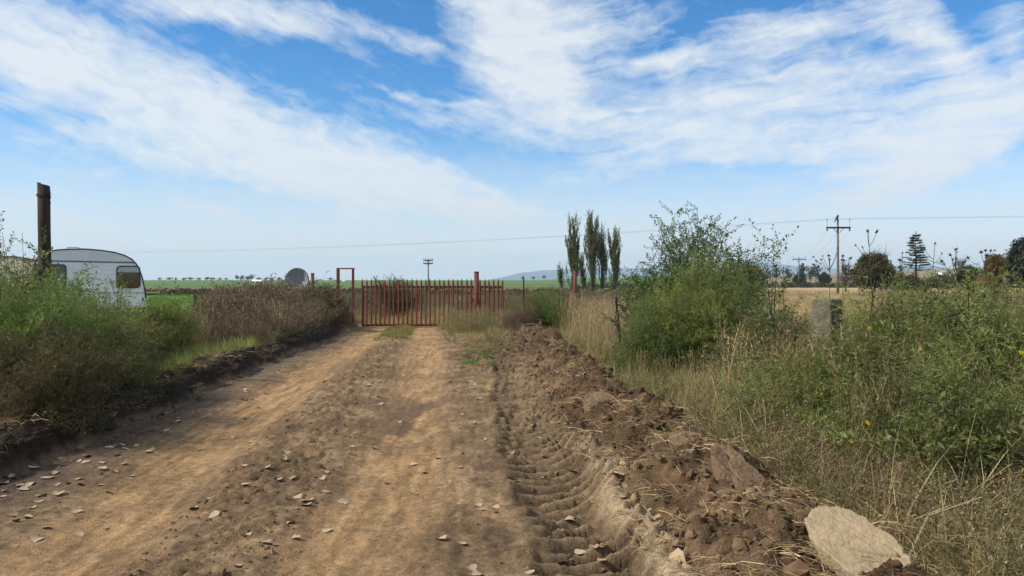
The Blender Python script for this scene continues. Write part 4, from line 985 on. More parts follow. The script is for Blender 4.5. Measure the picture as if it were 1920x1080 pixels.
shed(1773, 520, 508, 14, 7, 'left one of two small pale houses on the brown slope', M_roofg, M_wall, 9)
shed(1796, 540, 508, 11, 7, 'right one of two small pale houses on the brown slope', M_roofg, M_wall, 9)
shed(1676, 150, 523, 26, 11, 'low grey roofed building half hidden right of the round tree', M_roofg, M_roofg, 6)
shed(1335, 300, 520, 20, 8, 'low grey roofed building beyond the big feathery shrub', M_roofg, M_wall, 8)

# ------------------------------------------------------------------ shrubs
FG = [(.185, .265, .062), (.125, .185, .048), (.065, .092, .03), (.17, .16, .068)]
LW = [.22, .34, .26, .18]
def sx(px, d): return (px - 960) / F * d
# left side
shrub('feathery_shrub', 'large soft feathery green shrub at the left edge of the photo', sx(20, 8.8), 8.8, 1.62, 1.15, 74, 15, V_FEATHER, FG, 101, w=LW)
shrub('feathery_shrub', 'feathery green shrub growing in front of the dark broken pole', sx(118, 10.2), 10.2, 1.26, 1.0, 60, 14, V_FEATHER, FG, 102, w=LW)
shrub('leafy_bush', 'taller thin twiggy bush with small leaves left of the broken pole', sx(20, 11.2), 11.2, 2.2, 1.05, 84, 12, V_LEAFY, [G_MID, G_OLIVE, (.10, .14, .05)], 103, bare=8)
shrub('leafy_bush', 'upright light green saplings in front of the caravan side wall', sx(165, 13.5), 13.5, 1.85, .42, 13, 13, V_SPARSE, [(.10, .17, .05), G_MID], 104, tmin=.15)
shrub('leafy_bush', 'upright light green saplings below the caravan rear window', sx(212, 13.8), 13.8, 1.72, .42, 13, 12, V_SPARSE, [(.10, .17, .05), G_MID], 105, tmin=.15)
shrub('feathery_shrub', 'olive feathery shrub below the caravan', sx(215, 13.0), 13.0, .84, .8, 46, 13, V_FEATHER, [G_OLIVE, G_MID, G_DARK, (.09, .06, .035)], 106)
shrub('feathery_shrub', 'bright green shrub beside the rear end of the caravan', sx(312, 14.5), 14.5, 1.08, .42, 34, 13, V_FEATHER, [(.12, .17, .034), G_MID, G_OLIVE], 107)
shrub('leafy_bush', 'thin leaning sprig with small leaves right of the caravan', sx(300, 14.8), 14.8, 1.75, .25, 5, 9, V_SPARSE, [(.11, .16, .05)], 108, lean=(.25, 0))
shrub('dead_bush', 'dark purple brown tangle of dead stems below the caravan', sx(186, 10.2), 10.2, .95, .42, 34, 7, V_WEED, [PURP, BROWN, (.20, .14, .11)], 109, sc=.55, cat='dead bush')
shrub('olive_bush', 'dull olive brown undergrowth bush at the foot of the left shrubs', sx(60, 7.9), 7.9, .72, 1.0, 60, 10, V_FEATHER, [(.085, .068, .034), (.062, .070, .028), (.12, .08, .05)], 110, tmin=.1)
shrub('olive_bush', 'dull olive brown undergrowth bush behind the dark bank', sx(165, 9.6), 9.6, .62, .6, 40, 10, V_FEATHER, [(.085, .075, .034), (.075, .083, .03), (.12, .085, .05)], 111, tmin=.1)
shrub('olive_bush', 'dull brown green bush between dead stems and bright grass', sx(250, 14.2), 14.2, .85, .6, 40, 10, V_FEATHER, [(.06, .055, .024), (.10, .07, .04), (.05, .06, .02)], 112, tmin=.1)
# at the gate
shrub('weedy_bush', 'green weedy bush poking above the weeds by the doorway frame', sx(612, 25.5), 25.5, 1.75, .9, 40, 9, V_LEAFY, [(.08, .075, .03), (.055, .065, .025), (.11, .08, .045)], 120)
shrub('weedy_bush', 'dull green bush behind the gate beside the telephone pole', sx(735, 36), 36, 1.95, 1.5, 60, 10, V_LEAFY, [(.055, .06, .022), (.075, .075, .03), (.04, .05, .018)], 121, sc=1.4)
shrub('weedy_bush', 'bright green bush right of the gate beside a dead brown tangle', sx(1022, 23.5), 23.5, 1.1, .82, 50, 12, V_FEATHER, [(.085, .14, .03), G_MID, (.06, .10, .022)], 122)
shrub('dead_bush', 'dark dead tangle of stems right of the gate', sx(978, 23), 23, .75, .4, 26, 6, V_WEED, [BROWN, PURP], 123, sc=.6, cat='dead bush')
shrub('weedy_bush', 'yellow green weedy bush in front of the poplar feet', sx(1062, 27), 27, 1.35, 1.1, 46, 10, V_LEAFY, [(.09, .095, .035), (.07, .08, .03)], 124)
# right side
shrub('feathery_shrub', 'big feathery green shrub right of the road in the middle distance', sx(1322, 13.2), 13.2, 1.78, 1.25, 120, 17, V_FEATHER, [(.23, .26, .07), G_MID, G_DARK, (.18, .215, .06)], 130, w=[.3, .36, .22, .12])
shrub('feathery_shrub', 'smaller feathery shrub hugging the near side of the big shrub', sx(1240, 12.6), 12.6, .95, .55, 46, 13, V_FEATHER, [G_MID, G_DARK, (.08, .12, .03)], 131)
shrub('leafy_bush', 'tall dark leafy bush with bare twigs rising behind the big feathery shrub', sx(1296, 15.6), 15.4, 3.0, 1.25, 120, 22, V_LEAFY, [(.085, .125, .04), (.11, .155, .05), (.055, .08, .028)], 132, bare=10, stem=.016)
shrub('leafy_bush', 'light leafy branches leaning right beside the tall dark bush', sx(1362, 15.2), 15.2, 2.95, .45, 22, 17, V_SPARSE, [(.11, .15, .055), (.075, .11, .04)], 133, lean=(.42, 0), stem=.014)
shrub('leafy_bush', 'low spreading leafy bush at the left foot of the tall dark bush', sx(1215, 16.2), 16.2, 1.75, .85, 40, 11, V_LEAFY, [(.045, .068, .024), (.065, .09, .03)], 134, bare=4)
shrub('leafy_bush', 'thin upright sapling with sparse leaves against the sky', sx(1448, 11), 11, 2.45, .26, 10, 12, V_SPARSE, [(.09, .12, .05)], 135, tmin=.4)
shrub('feathery_shrub', 'feathery shrub just right of the big middle shrub', sx(1448, 11.4), 11.4, .95, .62, 44, 13, V_FEATHER, [(.085, .12, .032), G_MID, G_OLIVE, (.10, .075, .03)], 136)
RS = ((1490, 7.9, .62, .5, 40, 'green feathery shrub at the foot of the concrete post'), (1690, 7.2, 1.30, .78, 84, 'feathery shrub with yellow flowers right of the concrete post'),
        (1800, 6.9, 1.32, .9, 90, 'dense feathery shrub in front of the orange tree'), (1925, 6.3, 1.25, .85, 84, 'dense feathery shrub at the right edge of the photo'), (1760, 5.7, .78, .62, 54, 'low dark green shrub nearest the clay slab'), (1715, 9.4, 1.35, .8, 60, 'feathery shrub farther back behind the yellow flowered one'), (1880, 8.6, 1.45, .9, 60, 'tall feathery shrub farther back at the right'), (1612, 7.5, .88, .5, 40, 'low feathery shrub leaning on the right side of the concrete post'), (1545, 7.2, .72, .34, 26, 'sparse feathery sprigs growing right in front of the concrete post'))
for i, (px, d, h, r, nb, lb) in enumerate(RS):
    nb = int(nb * 1.0)
    o = shrub('feathery_shrub', lb, sx(px, d), d, h, r, nb, 14, V_FEATHER + (V_LEAFY[:2] if i in (0, 2, 4, 7) else []), [(.22, .26, .085), G_MID, G_DARK, (.20, .165, .085), (.17, .11, .065)], 140 + i, w=[.28, .32, .2, .12, .08], sc=1.12, bare=7)
    flowers(o, 26 if i == 1 else 9, r, h, 50 + i)

# tall dry stems with dark seed heads
def seed_stalk(px, d, tops, label, seed, group=None, base_dx=0.0, r=.006):
    rng = random.Random(seed); x = sx(px, d) + base_dx; z0 = hz(x, d)
    root = tag(empty('seed_stalk', (x, d, z0)), label, 'dry weed')
    b = MB(); heads = []
    main = P(tops[0][0], tops[0][1], d) - Vector((x, d, z0)); b.tube([(0, 0, -.02), (main * .35 + Vector((rng.uniform(-.04, .04), 0, 0))), main * .7, main], [r, r * .85, r * .65, r * .35], 5, False); heads.append(main)
    for (px_, py_) in tops[1:]:
        e = P(px_, py_, d) - Vector((x, d, z0)) + Vector((0, rng.uniform(-.15, .15), 0)); t = max(.3, min(.92, (e.z - .28 * abs(e.x - main.x * e.z / main.z) * 1.6 - .08) / main.z)); j = main * t
        b.tube([j, j.lerp(e, .5) + Vector((0, 0, -.02)), e], [r * .6, r * .45, r * .3], 4, False); heads.append(e)
    b.build('stem', M_stemg, root)
    hm = None
    for e in heads:
        if hm is None:
            h_ = MB(); h_.ball((0, 0, 0), .012, 1.25, 7, 5, .2, rng)
            for k in range(18):
                dd = Vector(rdir(rng, -.8, 1.2)); w = dd.cross(Vector(rdir(rng, -1, 1))).normalized() * .005; c = dd * .012; h_.poly([c - w, c + w, c + dd * rng.uniform(.012, .034)])
            o = h_.build('seed_head', M_seed, root); hm = o.data
        else: o = bpy.data.objects.new('seed_head', hm); put(o, root)
        o.location = e; k = rng.uniform(.4, .8); o.scale = (k, k, k); o.rotation_euler = (rng.uniform(-.5, .5), rng.uniform(-.5, .5), rng.uniform(0, 6))
SH = [(1650, 7.6, [(1628, 432), (1622, 434), (1631, 436), (1613, 464), (1612, 459)], 'tallest seed stalk with clustered head against the sky'),
 (1555, 8.4, [(1556, 480), (1531, 481), (1542, 480), (1539, 487), (1565, 466), (1557, 479), (1564, 478), (1565, 486)], 'forked seed stalk standing left of the power pole'),
 (1590, 8.8, [(1578, 487), (1581, 480), (1583, 488), (1594, 485), (1589, 484)], 'low seed stalk right beside the power pole'),
 (1725, 7.2, [(1753, 457), (1748, 464), (1756, 476), (1745, 472)], 'seed stalk bending right beside the conifer'),
 (1690, 7.0, [(1692, 474), (1686, 488), (1697, 487), (1686, 500), (1700, 498), (1691, 502), (1683, 505)], 'seed stalk with many heads left of the conifer'),
 (1775, 7.3, [(1792, 468), (1785, 478), (1799, 473), (1786, 485), (1803, 484), (1780, 495), (1795, 494), (1775, 488), (1767, 490), (1814, 492)], 'bushy seed stalk with many heads right of the conifer'),
 (1850, 7.0, [(1848, 470), (1840, 473), (1853, 470), (1868, 470), (1839, 480)], 'seed stalk in front of the orange tree'),
 (1605, 7.2, [(1640, 520), (1630, 535), (1652, 528), (1618, 545), (1660, 540), (1625, 556)], 'short seed stalk in front of the round tree'),
 (1720, 6.4, [(1735, 545), (1712, 552), (1748, 560), (1700, 566), (1760, 548), (1722, 530)], 'short spreading seed stalk amid the yellow flowered shrub'),
 (1820, 6.2, [(1815, 540), (1796, 552), (1832, 555), (1842, 545), (1780, 562)], 'short spreading seed stalk low at the right'),
 (1470, 9.5, [(1469, 412 + 90), (1460, 520), (1480, 515), (1474, 532)], 'small seed stalk right of the big feathery shrub')]
for i, a in enumerate(SH): seed_stalk(a[0], a[1], a[2], a[3], 300 + i)
# bare dark cane slanting across the right shrubs
b = MB(); b.tube([P(1862, 690, 6.0), P(1830, 640, 6.05), P(1790, 590, 6.1), P(1762, 560, 6.15), P(1740, 540, 6.2)], [.008, .007, .006, .004, .002], 6); b.tube([P(1790, 590, 6.1), P(1765, 597, 6.0), P(1735, 625, 5.95)], [.005, .004, .002], 5)
b.tube([P(1862, 690, 6.0), (sx(1900, 6.0), 6.0, .1)], [.008, .010], 6, False)
tag(b.build('dry_cane', M_stem), 'dark bare cane slanting across the shrubs at the right', 'stick')

# ------------------------------------------------------------------ grass, weeds and litter (uncountable)
def strip(n, yr, xfun, rng=R, logy=True):
    y = np.exp(rng.uniform(math.log(yr[0]), math.log(yr[1]), n)) if logy else rng.uniform(yr[0], yr[1], n)
    lo, hi = xfun(y); x = lo + (hi - lo) * rng.random(n); return x, y
def ground_pts(x, y, dz=0.0): return np.stack([x, y, height(x, y) + dz], 1)
def lay(name, x, y, s, tint, variants, dirs=None): return tag(scatter(name, ground_pts(x, y), dirs, s, tint, variants), kind='stuff')
# left verge
n = 900; x, y = strip(n, (9.5, 25), lambda y: (LB(y) - 1.5, LB(y) - .42)); k = fbm(x, y, 1.5, 3, 400) > .44; x, y = x[k], y[k]; n = len(x)
lay('verge_grass', x, y, R.uniform(.5, .95, n), tints(n, (.17, .27, .05), (.13, .22, .04), (.22, .25, .08), STRAWD), V_GRASS)
n = 420; x, y = strip(n, (7, 26), lambda y: (LB(y) - 2.2, LB(y) - .3)); lay('dry_verge_grass', x, y, R.uniform(.4, .9, n), tints(n, STRAW, STRAWD, BROWN, (.12, .11, .05)), V_GRASS)
n = 260; x, y = strip(n, (5.5, 20), lambda y: (LB(y) - .75, LB(y) - .05)); lay('bank_straw', x, y, R.uniform(.6, 1.3, n), tints(n, STRAW, STRAWD, BROWN), V_STRAW)
n = 330; x, y = strip(n, (6.2, 10.5), lambda y: (LB(y) - 3.0, LB(y) - .5)); lay('left_undergrowth', x, y, R.uniform(.35, .75, n), tints(n, (.18, .115, .07), (.11, .085, .042), (.085, .09, .034), (.2, .13, .1)), V_WEED)
# brown dead weeds left of the gate
n = 1500; x, y = strip(n, (16.5, 27.5), lambda y: (np.interp(y, [16.5, 19, 27.5], [-6.9, -7.4, -10]), LB(y) - np.interp(y, [16, 24, 27.5], [.5, .5, -.15])), logy=False)
hh = np.interp(y, [16.5, 18.5, 22, 27], [.6, 1.05, 1.3, 1.35]) * (.32 + .68 * sm(-.3, 1.6, LB(y) - x)) * (.55 + .9 * fbm(x, y, 1.1, 3, 410))
t = tints(n, (.19, .125, .10), (.15, .095, .06), (.26, .18, .12), (.12, .09, .055), (.10, .10, .042), w=[.3, .24, .14, .14, .18]); lay('dead_weeds', x, y, hh * 1.25, t, V_WEED)
n = 60; x, y = strip(n, (16, 27.5), lambda y: (LB(y) - 2.2, LB(y) - .4), logy=False); lay('dry_reeds', x, y, R.uniform(.6, 1.0, n), tints(n, STRAW, STRAWD), V_REED)
# at the foot of the gate and between the tracks
n = 260; x, y = strip(n, (21.5, 28.5), lambda y: ((LT(y) + RT(y)) / 2 - .5, (LT(y) + RT(y)) / 2 + .35), logy=False); lay('track_grass', x, y, R.uniform(.4, .8, n), tints(n, (.19, .19, .045), (.14, .17, .04), STRAWD), V_TURF)
n = 420; x, y = strip(n, (20.5, 27.2), lambda y: (np.interp(y, [20.5, 27], [-1.7, -2.4]), 1.2 + 0 * y), logy=False); lay('gate_grass', x, y, R.uniform(.55, 1.05, n) * (.5 + .5 * sm(20, 26, y)), tints(n, (.17, .18, .06), STRAW, STRAWD, (.12, .15, .045)), V_GRASS)
n = 110; x, y = strip(n, (25.5, 27.5), lambda y: (-2.4 + 0 * y, .2 + 0 * y), logy=False); lay('gate_reeds', x, y, R.uniform(.45, .8, n), tints(n, (.24, .22, .09), STRAW, (.16, .18, .06)), V_REED)
n = 170; x, y = strip(n, (24, 27.4), lambda y: (-1.9 + 0 * y, .9 + 0 * y), logy=False); lay('gate_weeds', x, y, R.uniform(.4, .85, n), tints(n, (.2, .17, .08), STRAWD, (.19, .14, .10), (.14, .15, .055)), V_WEED)
n = 60; x, y = strip(n, (14.5, 17.5), lambda y: (-.95 + 0 * y, -.35 + 0 * y), logy=False); lay('green_turf', x, y, R.uniform(.35, .6, n), tints(n, (.10, .19, .035), (.14, .20, .05)), V_TURF)
n = 130; x, y = strip(n, (16.5, 21), lambda y: (-1.2 + 0 * y, .1 + 0 * y), logy=False); lay('dry_turf', x, y, R.uniform(.4, .7, n), tints(n, (.20, .18, .07), STRAWD, (.12, .16, .04)), V_TURF)
# behind the gate
n = 1300; x, y = strip(n, (29.5, 62), lambda y: (-.27 * y, .15 * y), logy=True); k = np.abs(x - (LT(np.minimum(y, 46)) + RT(np.minimum(y, 46))) / 2) > 1.5 - .05 * (y - 29); x, y = x[k], y[k]; n = len(x)
lay('scrub_weeds', x, y, R.uniform(.8, 1.35, n) * np.interp(y, [29, 36, 60], [.45, 1.0, 1.25]), tints(n, (.10, .10, .04), (.17, .11, .07), (.16, .125, .075), (.19, .125, .10), (.085, .105, .036)), V_WEED)
n = 700; x, y = strip(n, (29, 40), lambda y: (-.24 * y, .03 * y), logy=False); lay('scrub_grass', x, y, R.uniform(.6, 1.1, n), tints(n, (.24, .20, .07), STRAW, (.13, .15, .045), STRAWD), V_GRASS)
# right verge: long mixed grass
n = 1500; x, y = strip(n, (3.2, 27), lambda y: (BC(y) + .42, BC(y) + .42 + np.interp(y, [3, 8, 27], [1.3, 2.2, 5.0])))
lay('long_grass', x, y, R.uniform(.55, 1.15, n) * np.interp(y, [3, 6, 12, 27], [.75, .95, 1.1, 1.3]), tints(n, (.12, .15, .042), (.20, .18, .075), STRAW, STRAWD, (.10, .075, .045), w=[.3, .22, .2, .18, .1]), V_GRASS)
n = 210; x, y = strip(n, (7, 27), lambda y: (BC(y) + .55, BC(y) + np.interp(y, [7, 15, 27], [1.7, 2.4, 6.5]))); lay('tall_dry_grass', x, y, R.uniform(.55, .95, n) * np.interp(y, [7, 12, 16], [.6, .65, 1]), tints(n, STRAW, (.33, .25, .14), (.22, .17, .10)), V_REED)
n = 420; x, y = strip(n, (16, 28), lambda y: (1.6 + 0 * y, 6.2 + 0 * y), logy=False); lay('pink_dry_grass', x, y, R.uniform(.7, 1.15, n), tints(n, (.36, .25, .16), (.30, .20, .14), STRAW), V_REED)
n = 420; x, y = strip(n, (3.4, 10), lambda y: (BC(y) + .5, BC(y) + 1.5 + .12 * y)); lay('right_undergrowth', x, y, R.uniform(.3, .65, n), tints(n, BROWN, (.20, .15, .09), (.08, .085, .035), STRAWD), V_WEED)
n = 300; x, y = strip(n, (3.2, 8), lambda y: (BC(y) + .40, BC(y) + 1.3 + 0 * y)); lay('fallen_straw', x, y, R.uniform(.8, 1.9, n), tints(n, STRAW, STRAWD, (.46, .37, .22)), V_STRAW)
n = 50; x, y = strip(n, (5.2, 10.5), lambda y: (BC(y) + .9, .66 * y)); lay('dry_stalks', x, y, R.uniform(.7, 1.2, n), tints(n, STRAW, STRAWD, (.22, .16, .09), (.16, .10, .06)), V_REED)
n = 160; x, y = strip(n, (9.5, 16), lambda y: (.28 * y, .62 * y)); lay('field_edge_weeds', x, y, R.uniform(.9, 1.5, n), tints(n, (.14, .14, .055), STRAWD, BROWN, (.12, .10, .05)), V_WEED)
n = 230; x, y = strip(n, (3.6, 10), lambda y: (BC(y) + .45, BC(y) + 1.6)); lay('arching_straw', x, y, R.uniform(.5, 1.0, n), tints(n, (.42, .33, .19), STRAW, (.22, .22, .09)), V_LONG)
# straw and roots in the berm, a few blades in the rut
n = 1000; x, y = strip(n, (3.2, 23), lambda y: (BC(y) - .75, BC(y) + .45)); lay('berm_straw', x, y, R.uniform(.35, 1.25, n) , tints(n, STRAW, STRAWD, (.5, .38, .22), (.16, .10, .06)), V_STRAW)
n = 70; x, y = strip(n, (4, 20), lambda y: (BC(y) - .8, BC(y) + .3)); lay('berm_blades', x, y, R.uniform(.2, .45, n), tints(n, (.12, .17, .05), (.2, .2, .09), STRAW), V_GRASS)
n = 190; x, y = strip(n, (3.5, 15), lambda y: (TR(y) - .55, TR(y) + .5)); lay('rut_straw', x, y, R.uniform(.2, .65, n), tints(n, STRAW, STRAWD, (.30, .22, .12)), V_STRAW)
n = 120; x, y = strip(n, (4, 25), lambda y: (LB(y) + .1, TR(y) - .3)); lay('road_straw', x, y, R.uniform(.15, .45, n), tints(n, STRAWD, BROWN, (.10, .07, .045)), V_STRAW)
# straw field and its taller tussocks
n = 2600; x, y = strip(n, (17, 110), lambda y: (np.maximum(.125 * y, 3.2), .68 * y)); lay('straw_field_grass', x, y, R.uniform(.8, 1.3, n) * np.interp(y, [17, 110], [.9, 1.5]), tints(n, (.40, .30, .165), (.35, .26, .14), (.27, .21, .11), (.20, .17, .08)), V_STUBBLE)
# green crop left, brown scrub band beyond it
n = 1500; x, y = strip(n, (25, 88), lambda y: (-.66 * y, -8.8 - .12 * (y - 25))); k = ~((np.abs(x + 15) < 3.6) & (y > 26) & (y < 33)); x, y = x[k], y[k]; n = len(x); lay('field_crop', x, y, R.uniform(.5, .9, n) * np.interp(y, [25, 88], [.7, 1.5]), tints(n, (.09, .18, .035), (.12, .20, .045), (.17, .21, .055)), V_STUBBLE)
n = 900; x, y = strip(n, (88, 100), lambda y: (-.68 * y, .02 * y), logy=False); lay('scrub_band', x, y, R.uniform(.8, 1.5, n), tints(n, (.075, .055, .035), (.10, .07, .045), (.045, .045, .022)), V_CLUMP)
n = 520; x, y = strip(n, (172, 188), lambda y: (.08 * y, .7 * y), logy=False); lay('field_margin', x, y, R.uniform(1.2, 2.6, n), tints(n, (.05, .05, .024), (.085, .075, .038), (.035, .038, .02)), V_CLUMP)
n = 360; x, y = strip(n, (60, 92), lambda y: (.03 * y, .16 * y), logy=False); lay('poplar_undergrowth', x, y, R.uniform(.9, 1.9, n), tints(n, (.085, .10, .038), (.12, .105, .055)), V_CLUMP)
# loose clods
def clods(name, x, y, mu, sg, lo, hi, k=1.0):
    n = len(x); s = R.lognormal(mu, sg, n).clip(lo, hi); col = soil_colour(x, y) * R.uniform(.75, 1.3, (n, 1)) * k
    lay(name, x, y, np.stack([s, s * R.uniform(.7, 1.1, n), s * R.uniform(.6, 1, n)], 1), col, V_CLOD, R.normal(0, 1, (n, 3)))
n = 4200; x, y = strip(n, (3.3, 23), lambda y: (BC(y) - .72, BC(y) + .42)); clods('loose_clods', x, y, -3.55, .55, .012, .13)
n = 600; x, y = strip(n, (5, 25), lambda y: (LB(y) - .45, LB(y) + .25)); clods('bank_clods', x, y, -3.3, .5, .012, .12)
n = 1500; x, y = strip(n, (4.0, 24), lambda y: (LT(y) + .45, RT(y) - .4)); clods('road_crumbs', x, y, -4.2, .5, .006, .05, .85)
n = 1600; x, y = strip(n, (4.0, 18), lambda y: (LB(y) + .1, TR(y) - .25)); clods('road_grit', x, y, -4.7, .45, .004, .03)
n = 500; x, y = strip(n, (4.0, 15), lambda y: (TR(y) - .4, TR(y) + .45)); clods('rut_crumbs', x, y, -4.0, .5, .008, .05)
n = 260; x, y = strip(n, (14, 23), lambda y: (-1.1 + 0 * y, .5 + 0 * y)); clods('torn_clods', x, y, -3.0, .5, .02, .14)

# ------------------------------------------------------------------ clay slabs pushed up along the berm
def slab(outline, ctr, d_tilt, thick, mt, label, seed):
    """a slab lying on its own tilted plane through ctr"""
    rng = np.random.default_rng(seed); pts = []; c = Vector(ctr); tx, ty = d_tilt
    for px, py in outline:
        a, b_ = (px - 960) / F, (py - HOR) / F; d = (CAM - c.z + tx * c.x + ty * c.y) / (b_ + tx * a + ty); pts.append(Vector((a * d, d, 0)))
    c.x, c.y = sum(p.x for p in pts) / len(pts), sum(p.y for p in pts) / len(pts); c.z += tx * (c.x - ctr[0]) + ty * (c.y - ctr[1])
    ang = np.array([math.atan2(p.y - c.y, p.x - c.x) for p in pts]); rad = np.array([math.hypot(p.x - c.x, p.y - c.y) for p in pts]); o_ = np.argsort(ang); ang, rad = ang[o_], rad[o_]
    na, nrr = 220, 70; A = np.linspace(-math.pi, math.pi, na, endpoint=False)
    Rr = np.interp(A, np.concatenate([ang - 2 * math.pi, ang, ang + 2 * math.pi]), np.tile(rad, 3)) * (1 + .10 * (fbm(np.cos(A) * 3, np.sin(A) * 3, .7, 5, seed, .65) - .5) * 2)
    V, Fc = [], []
    FR = [k / nrr * .975 for k in range(nrr)] + [.992, 1.0]; nrr += 1
    for k in range(nrr + 1):
        f = FR[k]; xx = np.cos(A) * Rr * f; yy = np.sin(A) * Rr * f
        wx = .05 * (fbm(xx, yy, .12, 3, seed + 8) - .5); ca, sa = .82, -.57; crack = fbm((xx * ca + yy * sa) * .45 + wx, (-xx * sa + yy * ca) * 1.5 + wx, .19, 1, seed + 3, .5, 1); zz = d_tilt[0] * xx + d_tilt[1] * yy - (.012 if k == nrr else 0) + .013 * (fbm(xx, yy, .12, 4, seed) - .5) - .035 * (1 - sm(0, .16, crack)) * sm(.38, .50, fbm(xx, yy, .2, 2, seed + 9)) + .010 * (fbm(xx, yy, .03, 3, seed + 5) - .5)
        V.append(np.stack([xx, yy, zz], 1))
    xx, yy = np.cos(A) * Rr * .86, np.sin(A) * Rr * .86; V.append(np.stack([xx, yy, d_tilt[0] * xx + d_tilt[1] * yy - thick], 1))
    V = np.concatenate(V); i = np.arange(len(V)).reshape(nrr + 2, na); j = np.roll(i, -1, 1)
    Fc = np.stack([i[:-1], i[1:], j[1:], j[:-1]], -1).reshape(-1, 4)
    o = put(bpy.data.objects.new('clay_slab', mesh_np('clay_slab', V, Fc, 4, mt, True))); o.location = c; return tag(o, label, 'clay slab')
slab([(1512, 968), (1535, 948), (1570, 950), (1640, 985), (1695, 1035), (1712, 1052), (1680, 1070), (1610, 1075), (1555, 1040), (1525, 1000)], (1.70, 3.95, .40), (.0, .34), .09, M_clay, 'broad flat cracked pale clay slab at the bottom right', 1)
slab([(1332, 834), (1365, 832), (1400, 866), (1440, 912), (1436, 936), (1405, 925), (1372, 888), (1342, 858)], (1.44, 5.15, .43), (-.35, .48), .2, M_clayw, 'smooth smeared clay slab on the berm above the broad one', 2)
slab([(1095, 745), (1120, 734), (1150, 748), (1145, 768), (1115, 774), (1098, 762)], (.93, 8.4, .34), (.0, .7), .2, M_clayw, 'smooth rounded clay clod halfway along the berm', 3)
slab([(1255, 815), (1300, 810), (1325, 820), (1312, 834), (1265, 832)], (1.20, 6.1, .36), (.0, .20), .1, M_clayw, 'small pale clay slab on the berm crest', 4)
slab([(1255, 1012), (1285, 1008), (1308, 1020), (1300, 1034), (1262, 1030)], (.97, 4.45, .12), (.05, .2), .1, M_clayw, 'small pale lump at the foot of the berm', 5)

# ------------------------------------------------------------------ fallen leaves, each one its own object
def leaf_mesh(seed):
    r = random.Random(seed); n = 14; out = []
    for i in range(n):
        t = 2 * math.pi * i / n; rad = .5 * (1 - .28 * math.cos(t)) * (1 + r.uniform(-.16, .12)) * (1 - .35 * max(0, math.cos(t + math.pi)) ** 14 + .35 * max(0, math.cos(t)) ** 6); out.append((math.cos(t + math.pi) * rad, math.sin(t) * rad * .86))
    cu, cv_, tw = r.uniform(-.2, .9), r.uniform(-.5, .6), r.uniform(-.7, .7)
    def zz(x, y): return cu * y * y + cv_ * x * x + tw * x * y
    V = [(x, y, zz(x, y)) for x, y in out] + [(x * .5, y * .5, zz(x * .5, y * .5) + r.uniform(-.02, .02)) for x, y in out] + [(0, 0, 0)]
    Fq = []
    for i in range(n):
        j = (i + 1) % n; Fq += [(i, j, n + j), (i, n + j, n + i), (n + i, n + j, 2 * n)]
    b = MB(); b.v = V; b.f = Fq; b.sm = [True] * len(Fq)
    b.tube([(.62, 0, zz(.62, 0)), (.85, .03, zz(.62, 0) + .03), (1.0, .06, zz(.62, 0) + .02)], [.014, .012, .01], 4); return b
LM = [(leaf_mesh(i).mesh('fallen_leaf', M_fleaf)) for i in range(5)] + [(leaf_mesh(10 + i).mesh('fallen_leaf', M_fleaf2)) for i in range(2)]
Z6 = [(15,718),(95,670),(100,685),(140,657),(205,630),(365,635),(360,553),(395,558),(265,662),(310,655),(375,660),(460,665),(500,695),(175,742),(150,770),(265,705),(355,785),(215,860),(125,810),(75,830),(470,588),(530,600),(570,565),(610,622),(520,490),(500,492),(565,480),(625,482),(700,415),(765,412),(820,370),(895,327),(1115,268),(1135,275),(1155,265),(1100,163),(1225,243),(1195,307),(1130,357),(1120,574),(1330,513),(1425,512),(1305,547),(1230,585),(1500,603),(1480,637),(1525,405),(1535,425),(1365,722),(1420,738),(1405,755),(1335,836),(1205,868),(1130,900),(1240,928),(1275,938),(1505,874),(1095,1037),(890,770),(985,800),(1035,788),(955,733),(1130,668),(365,895),(165,915),(700,498),(400,530),(865,243),(1360,908),(1280,145),(20,690),(60,800),(230,632),(540,528)]
Z7 = [(270,371),(360,365),(510,367),(540,400),(610,376),(605,396),(410,438),(50,487),(60,424),(330,568),(555,517),(545,581),(660,452),(780,513),(778,646),(340,705),(630,760),(650,778),(715,770),(455,913),(560,935),(595,1055),(625,1075),(865,1070),(935,630),(930,655),(1055,628),(980,620),(1090,717),(1080,680),(915,447),(990,497),(1085,520),(1270,645),(1275,655),(1315,686),(1288,715),(1370,797),(1340,790),(1440,820),(1470,853),(1390,865),(1540,920),(1540,945),(1040,823),(1050,848),(1080,815),(1055,933),(1110,935),(1205,942),(1095,980),(1165,1000),(1060,1030),(1200,1060),(885,408),(745,322),(720,340),(615,200),(625,115),(555,175),(600,185),(440,130),(285,157),(125,205),(95,165),(85,180),(490,100),(485,130),(710,790),(1260,640),(1000,1035)]
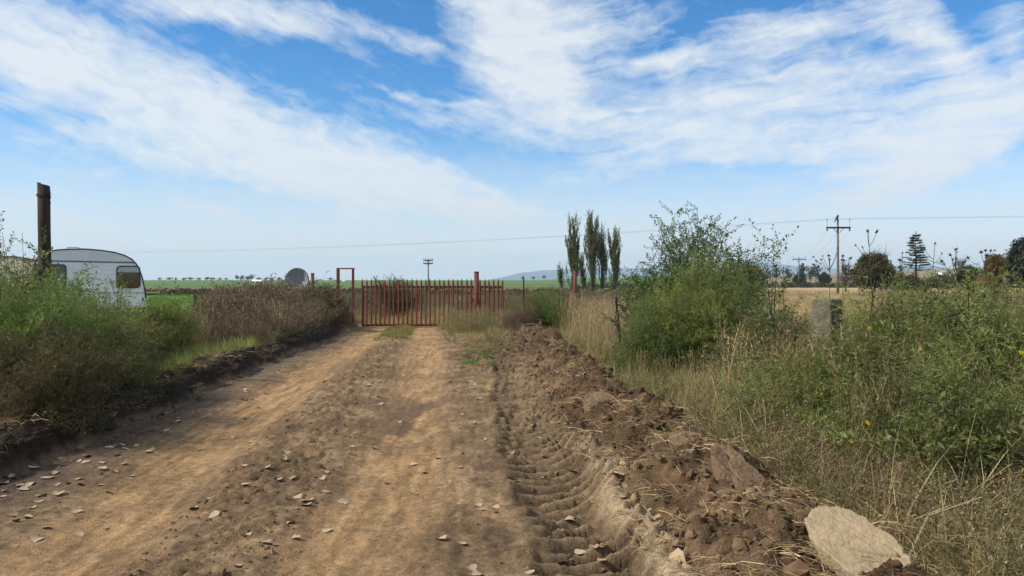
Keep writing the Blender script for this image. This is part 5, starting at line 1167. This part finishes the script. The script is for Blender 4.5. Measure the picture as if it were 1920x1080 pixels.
sp = [(a / 2.4547, 640 + c / 2.4547) for a, c in Z6] + [(640 + a / 2.4547, 640 + c / 2.4547) for a, c in Z7]
rr = random.Random(9)
for i in range(60):
    y_ = math.exp(rr.uniform(math.log(5.5), math.log(24))); x_ = float(LB(y_)) + abs(rr.gauss(0, .5)) if i % 2 else rr.uniform(float(LT(y_)), float(TR(y_)) + .5); sp.append((960 + x_ / y_ * F, HOR + CAM / y_ * F))
big = {(340, 705)}
for i, (px, py) in enumerate(sp):
    x, y, z = hit(px, py); o = bpy.data.objects.new('fallen_leaf', LM[rr.choice((0, 1, 2, 3, 4, 0, 1, 2, 3, 4, 5, 6, 5, 6))]); put(o)
    s = rr.uniform(.046, .082) * (1.2 if y < 6 else 1) ; o.scale = (s * rr.uniform(.9, 1.25), s, s * rr.uniform(.6, 1.4)); o.location = (x, y, z + .006); o.rotation_euler = (rr.gauss(0, .2), rr.gauss(0, .2), rr.uniform(0, 6.28))
    u = (x - float(TR(y))) / .32
    if x - float(LB(y)) < .75: z_, l_ = 'foot of the bank', 'dry pale leaf along the foot of the dark left bank'
    elif abs(u) < 1.5 and y < 16: z_, l_ = 'tractor rut', 'dry pale leaf in the tractor tread rut'
    elif u >= 1.5: z_, l_ = 'berm', 'dry pale leaf on the churned soil berm'
    elif abs(x - float(LT(y))) < .5: z_, l_ = 'left wheel track', 'dry pale leaf on the left wheel track'
    elif abs(x - float(RT(y))) < .5: z_, l_ = 'right wheel track', 'dry pale leaf on the right wheel track'
    elif x < float(RT(y)): z_, l_ = 'middle of the road', 'dry pale leaf on the lumpy strip between wheel tracks'
    else: z_, l_ = 'strip beside the rut', 'dry pale leaf between right wheel track and tractor rut'
    if o.data in LM[5:]: l_ = l_.replace('dry pale', 'browner tan')
    l_ += ' near the photo bottom' if y < 5.6 else (' a few steps ahead' if y < 8 else (' halfway towards the gate' if y < 14 else ' far ahead near the gate'))
    tag(o, l_, 'leaf', 'fallen leaves on the ' + z_)
print('INSTANCES', NINST[0], 'TRIS', sum(len(m.loop_triangles) if m.loop_triangles else sum(1 for _ in m.polygons) for m in bpy.data.meshes))
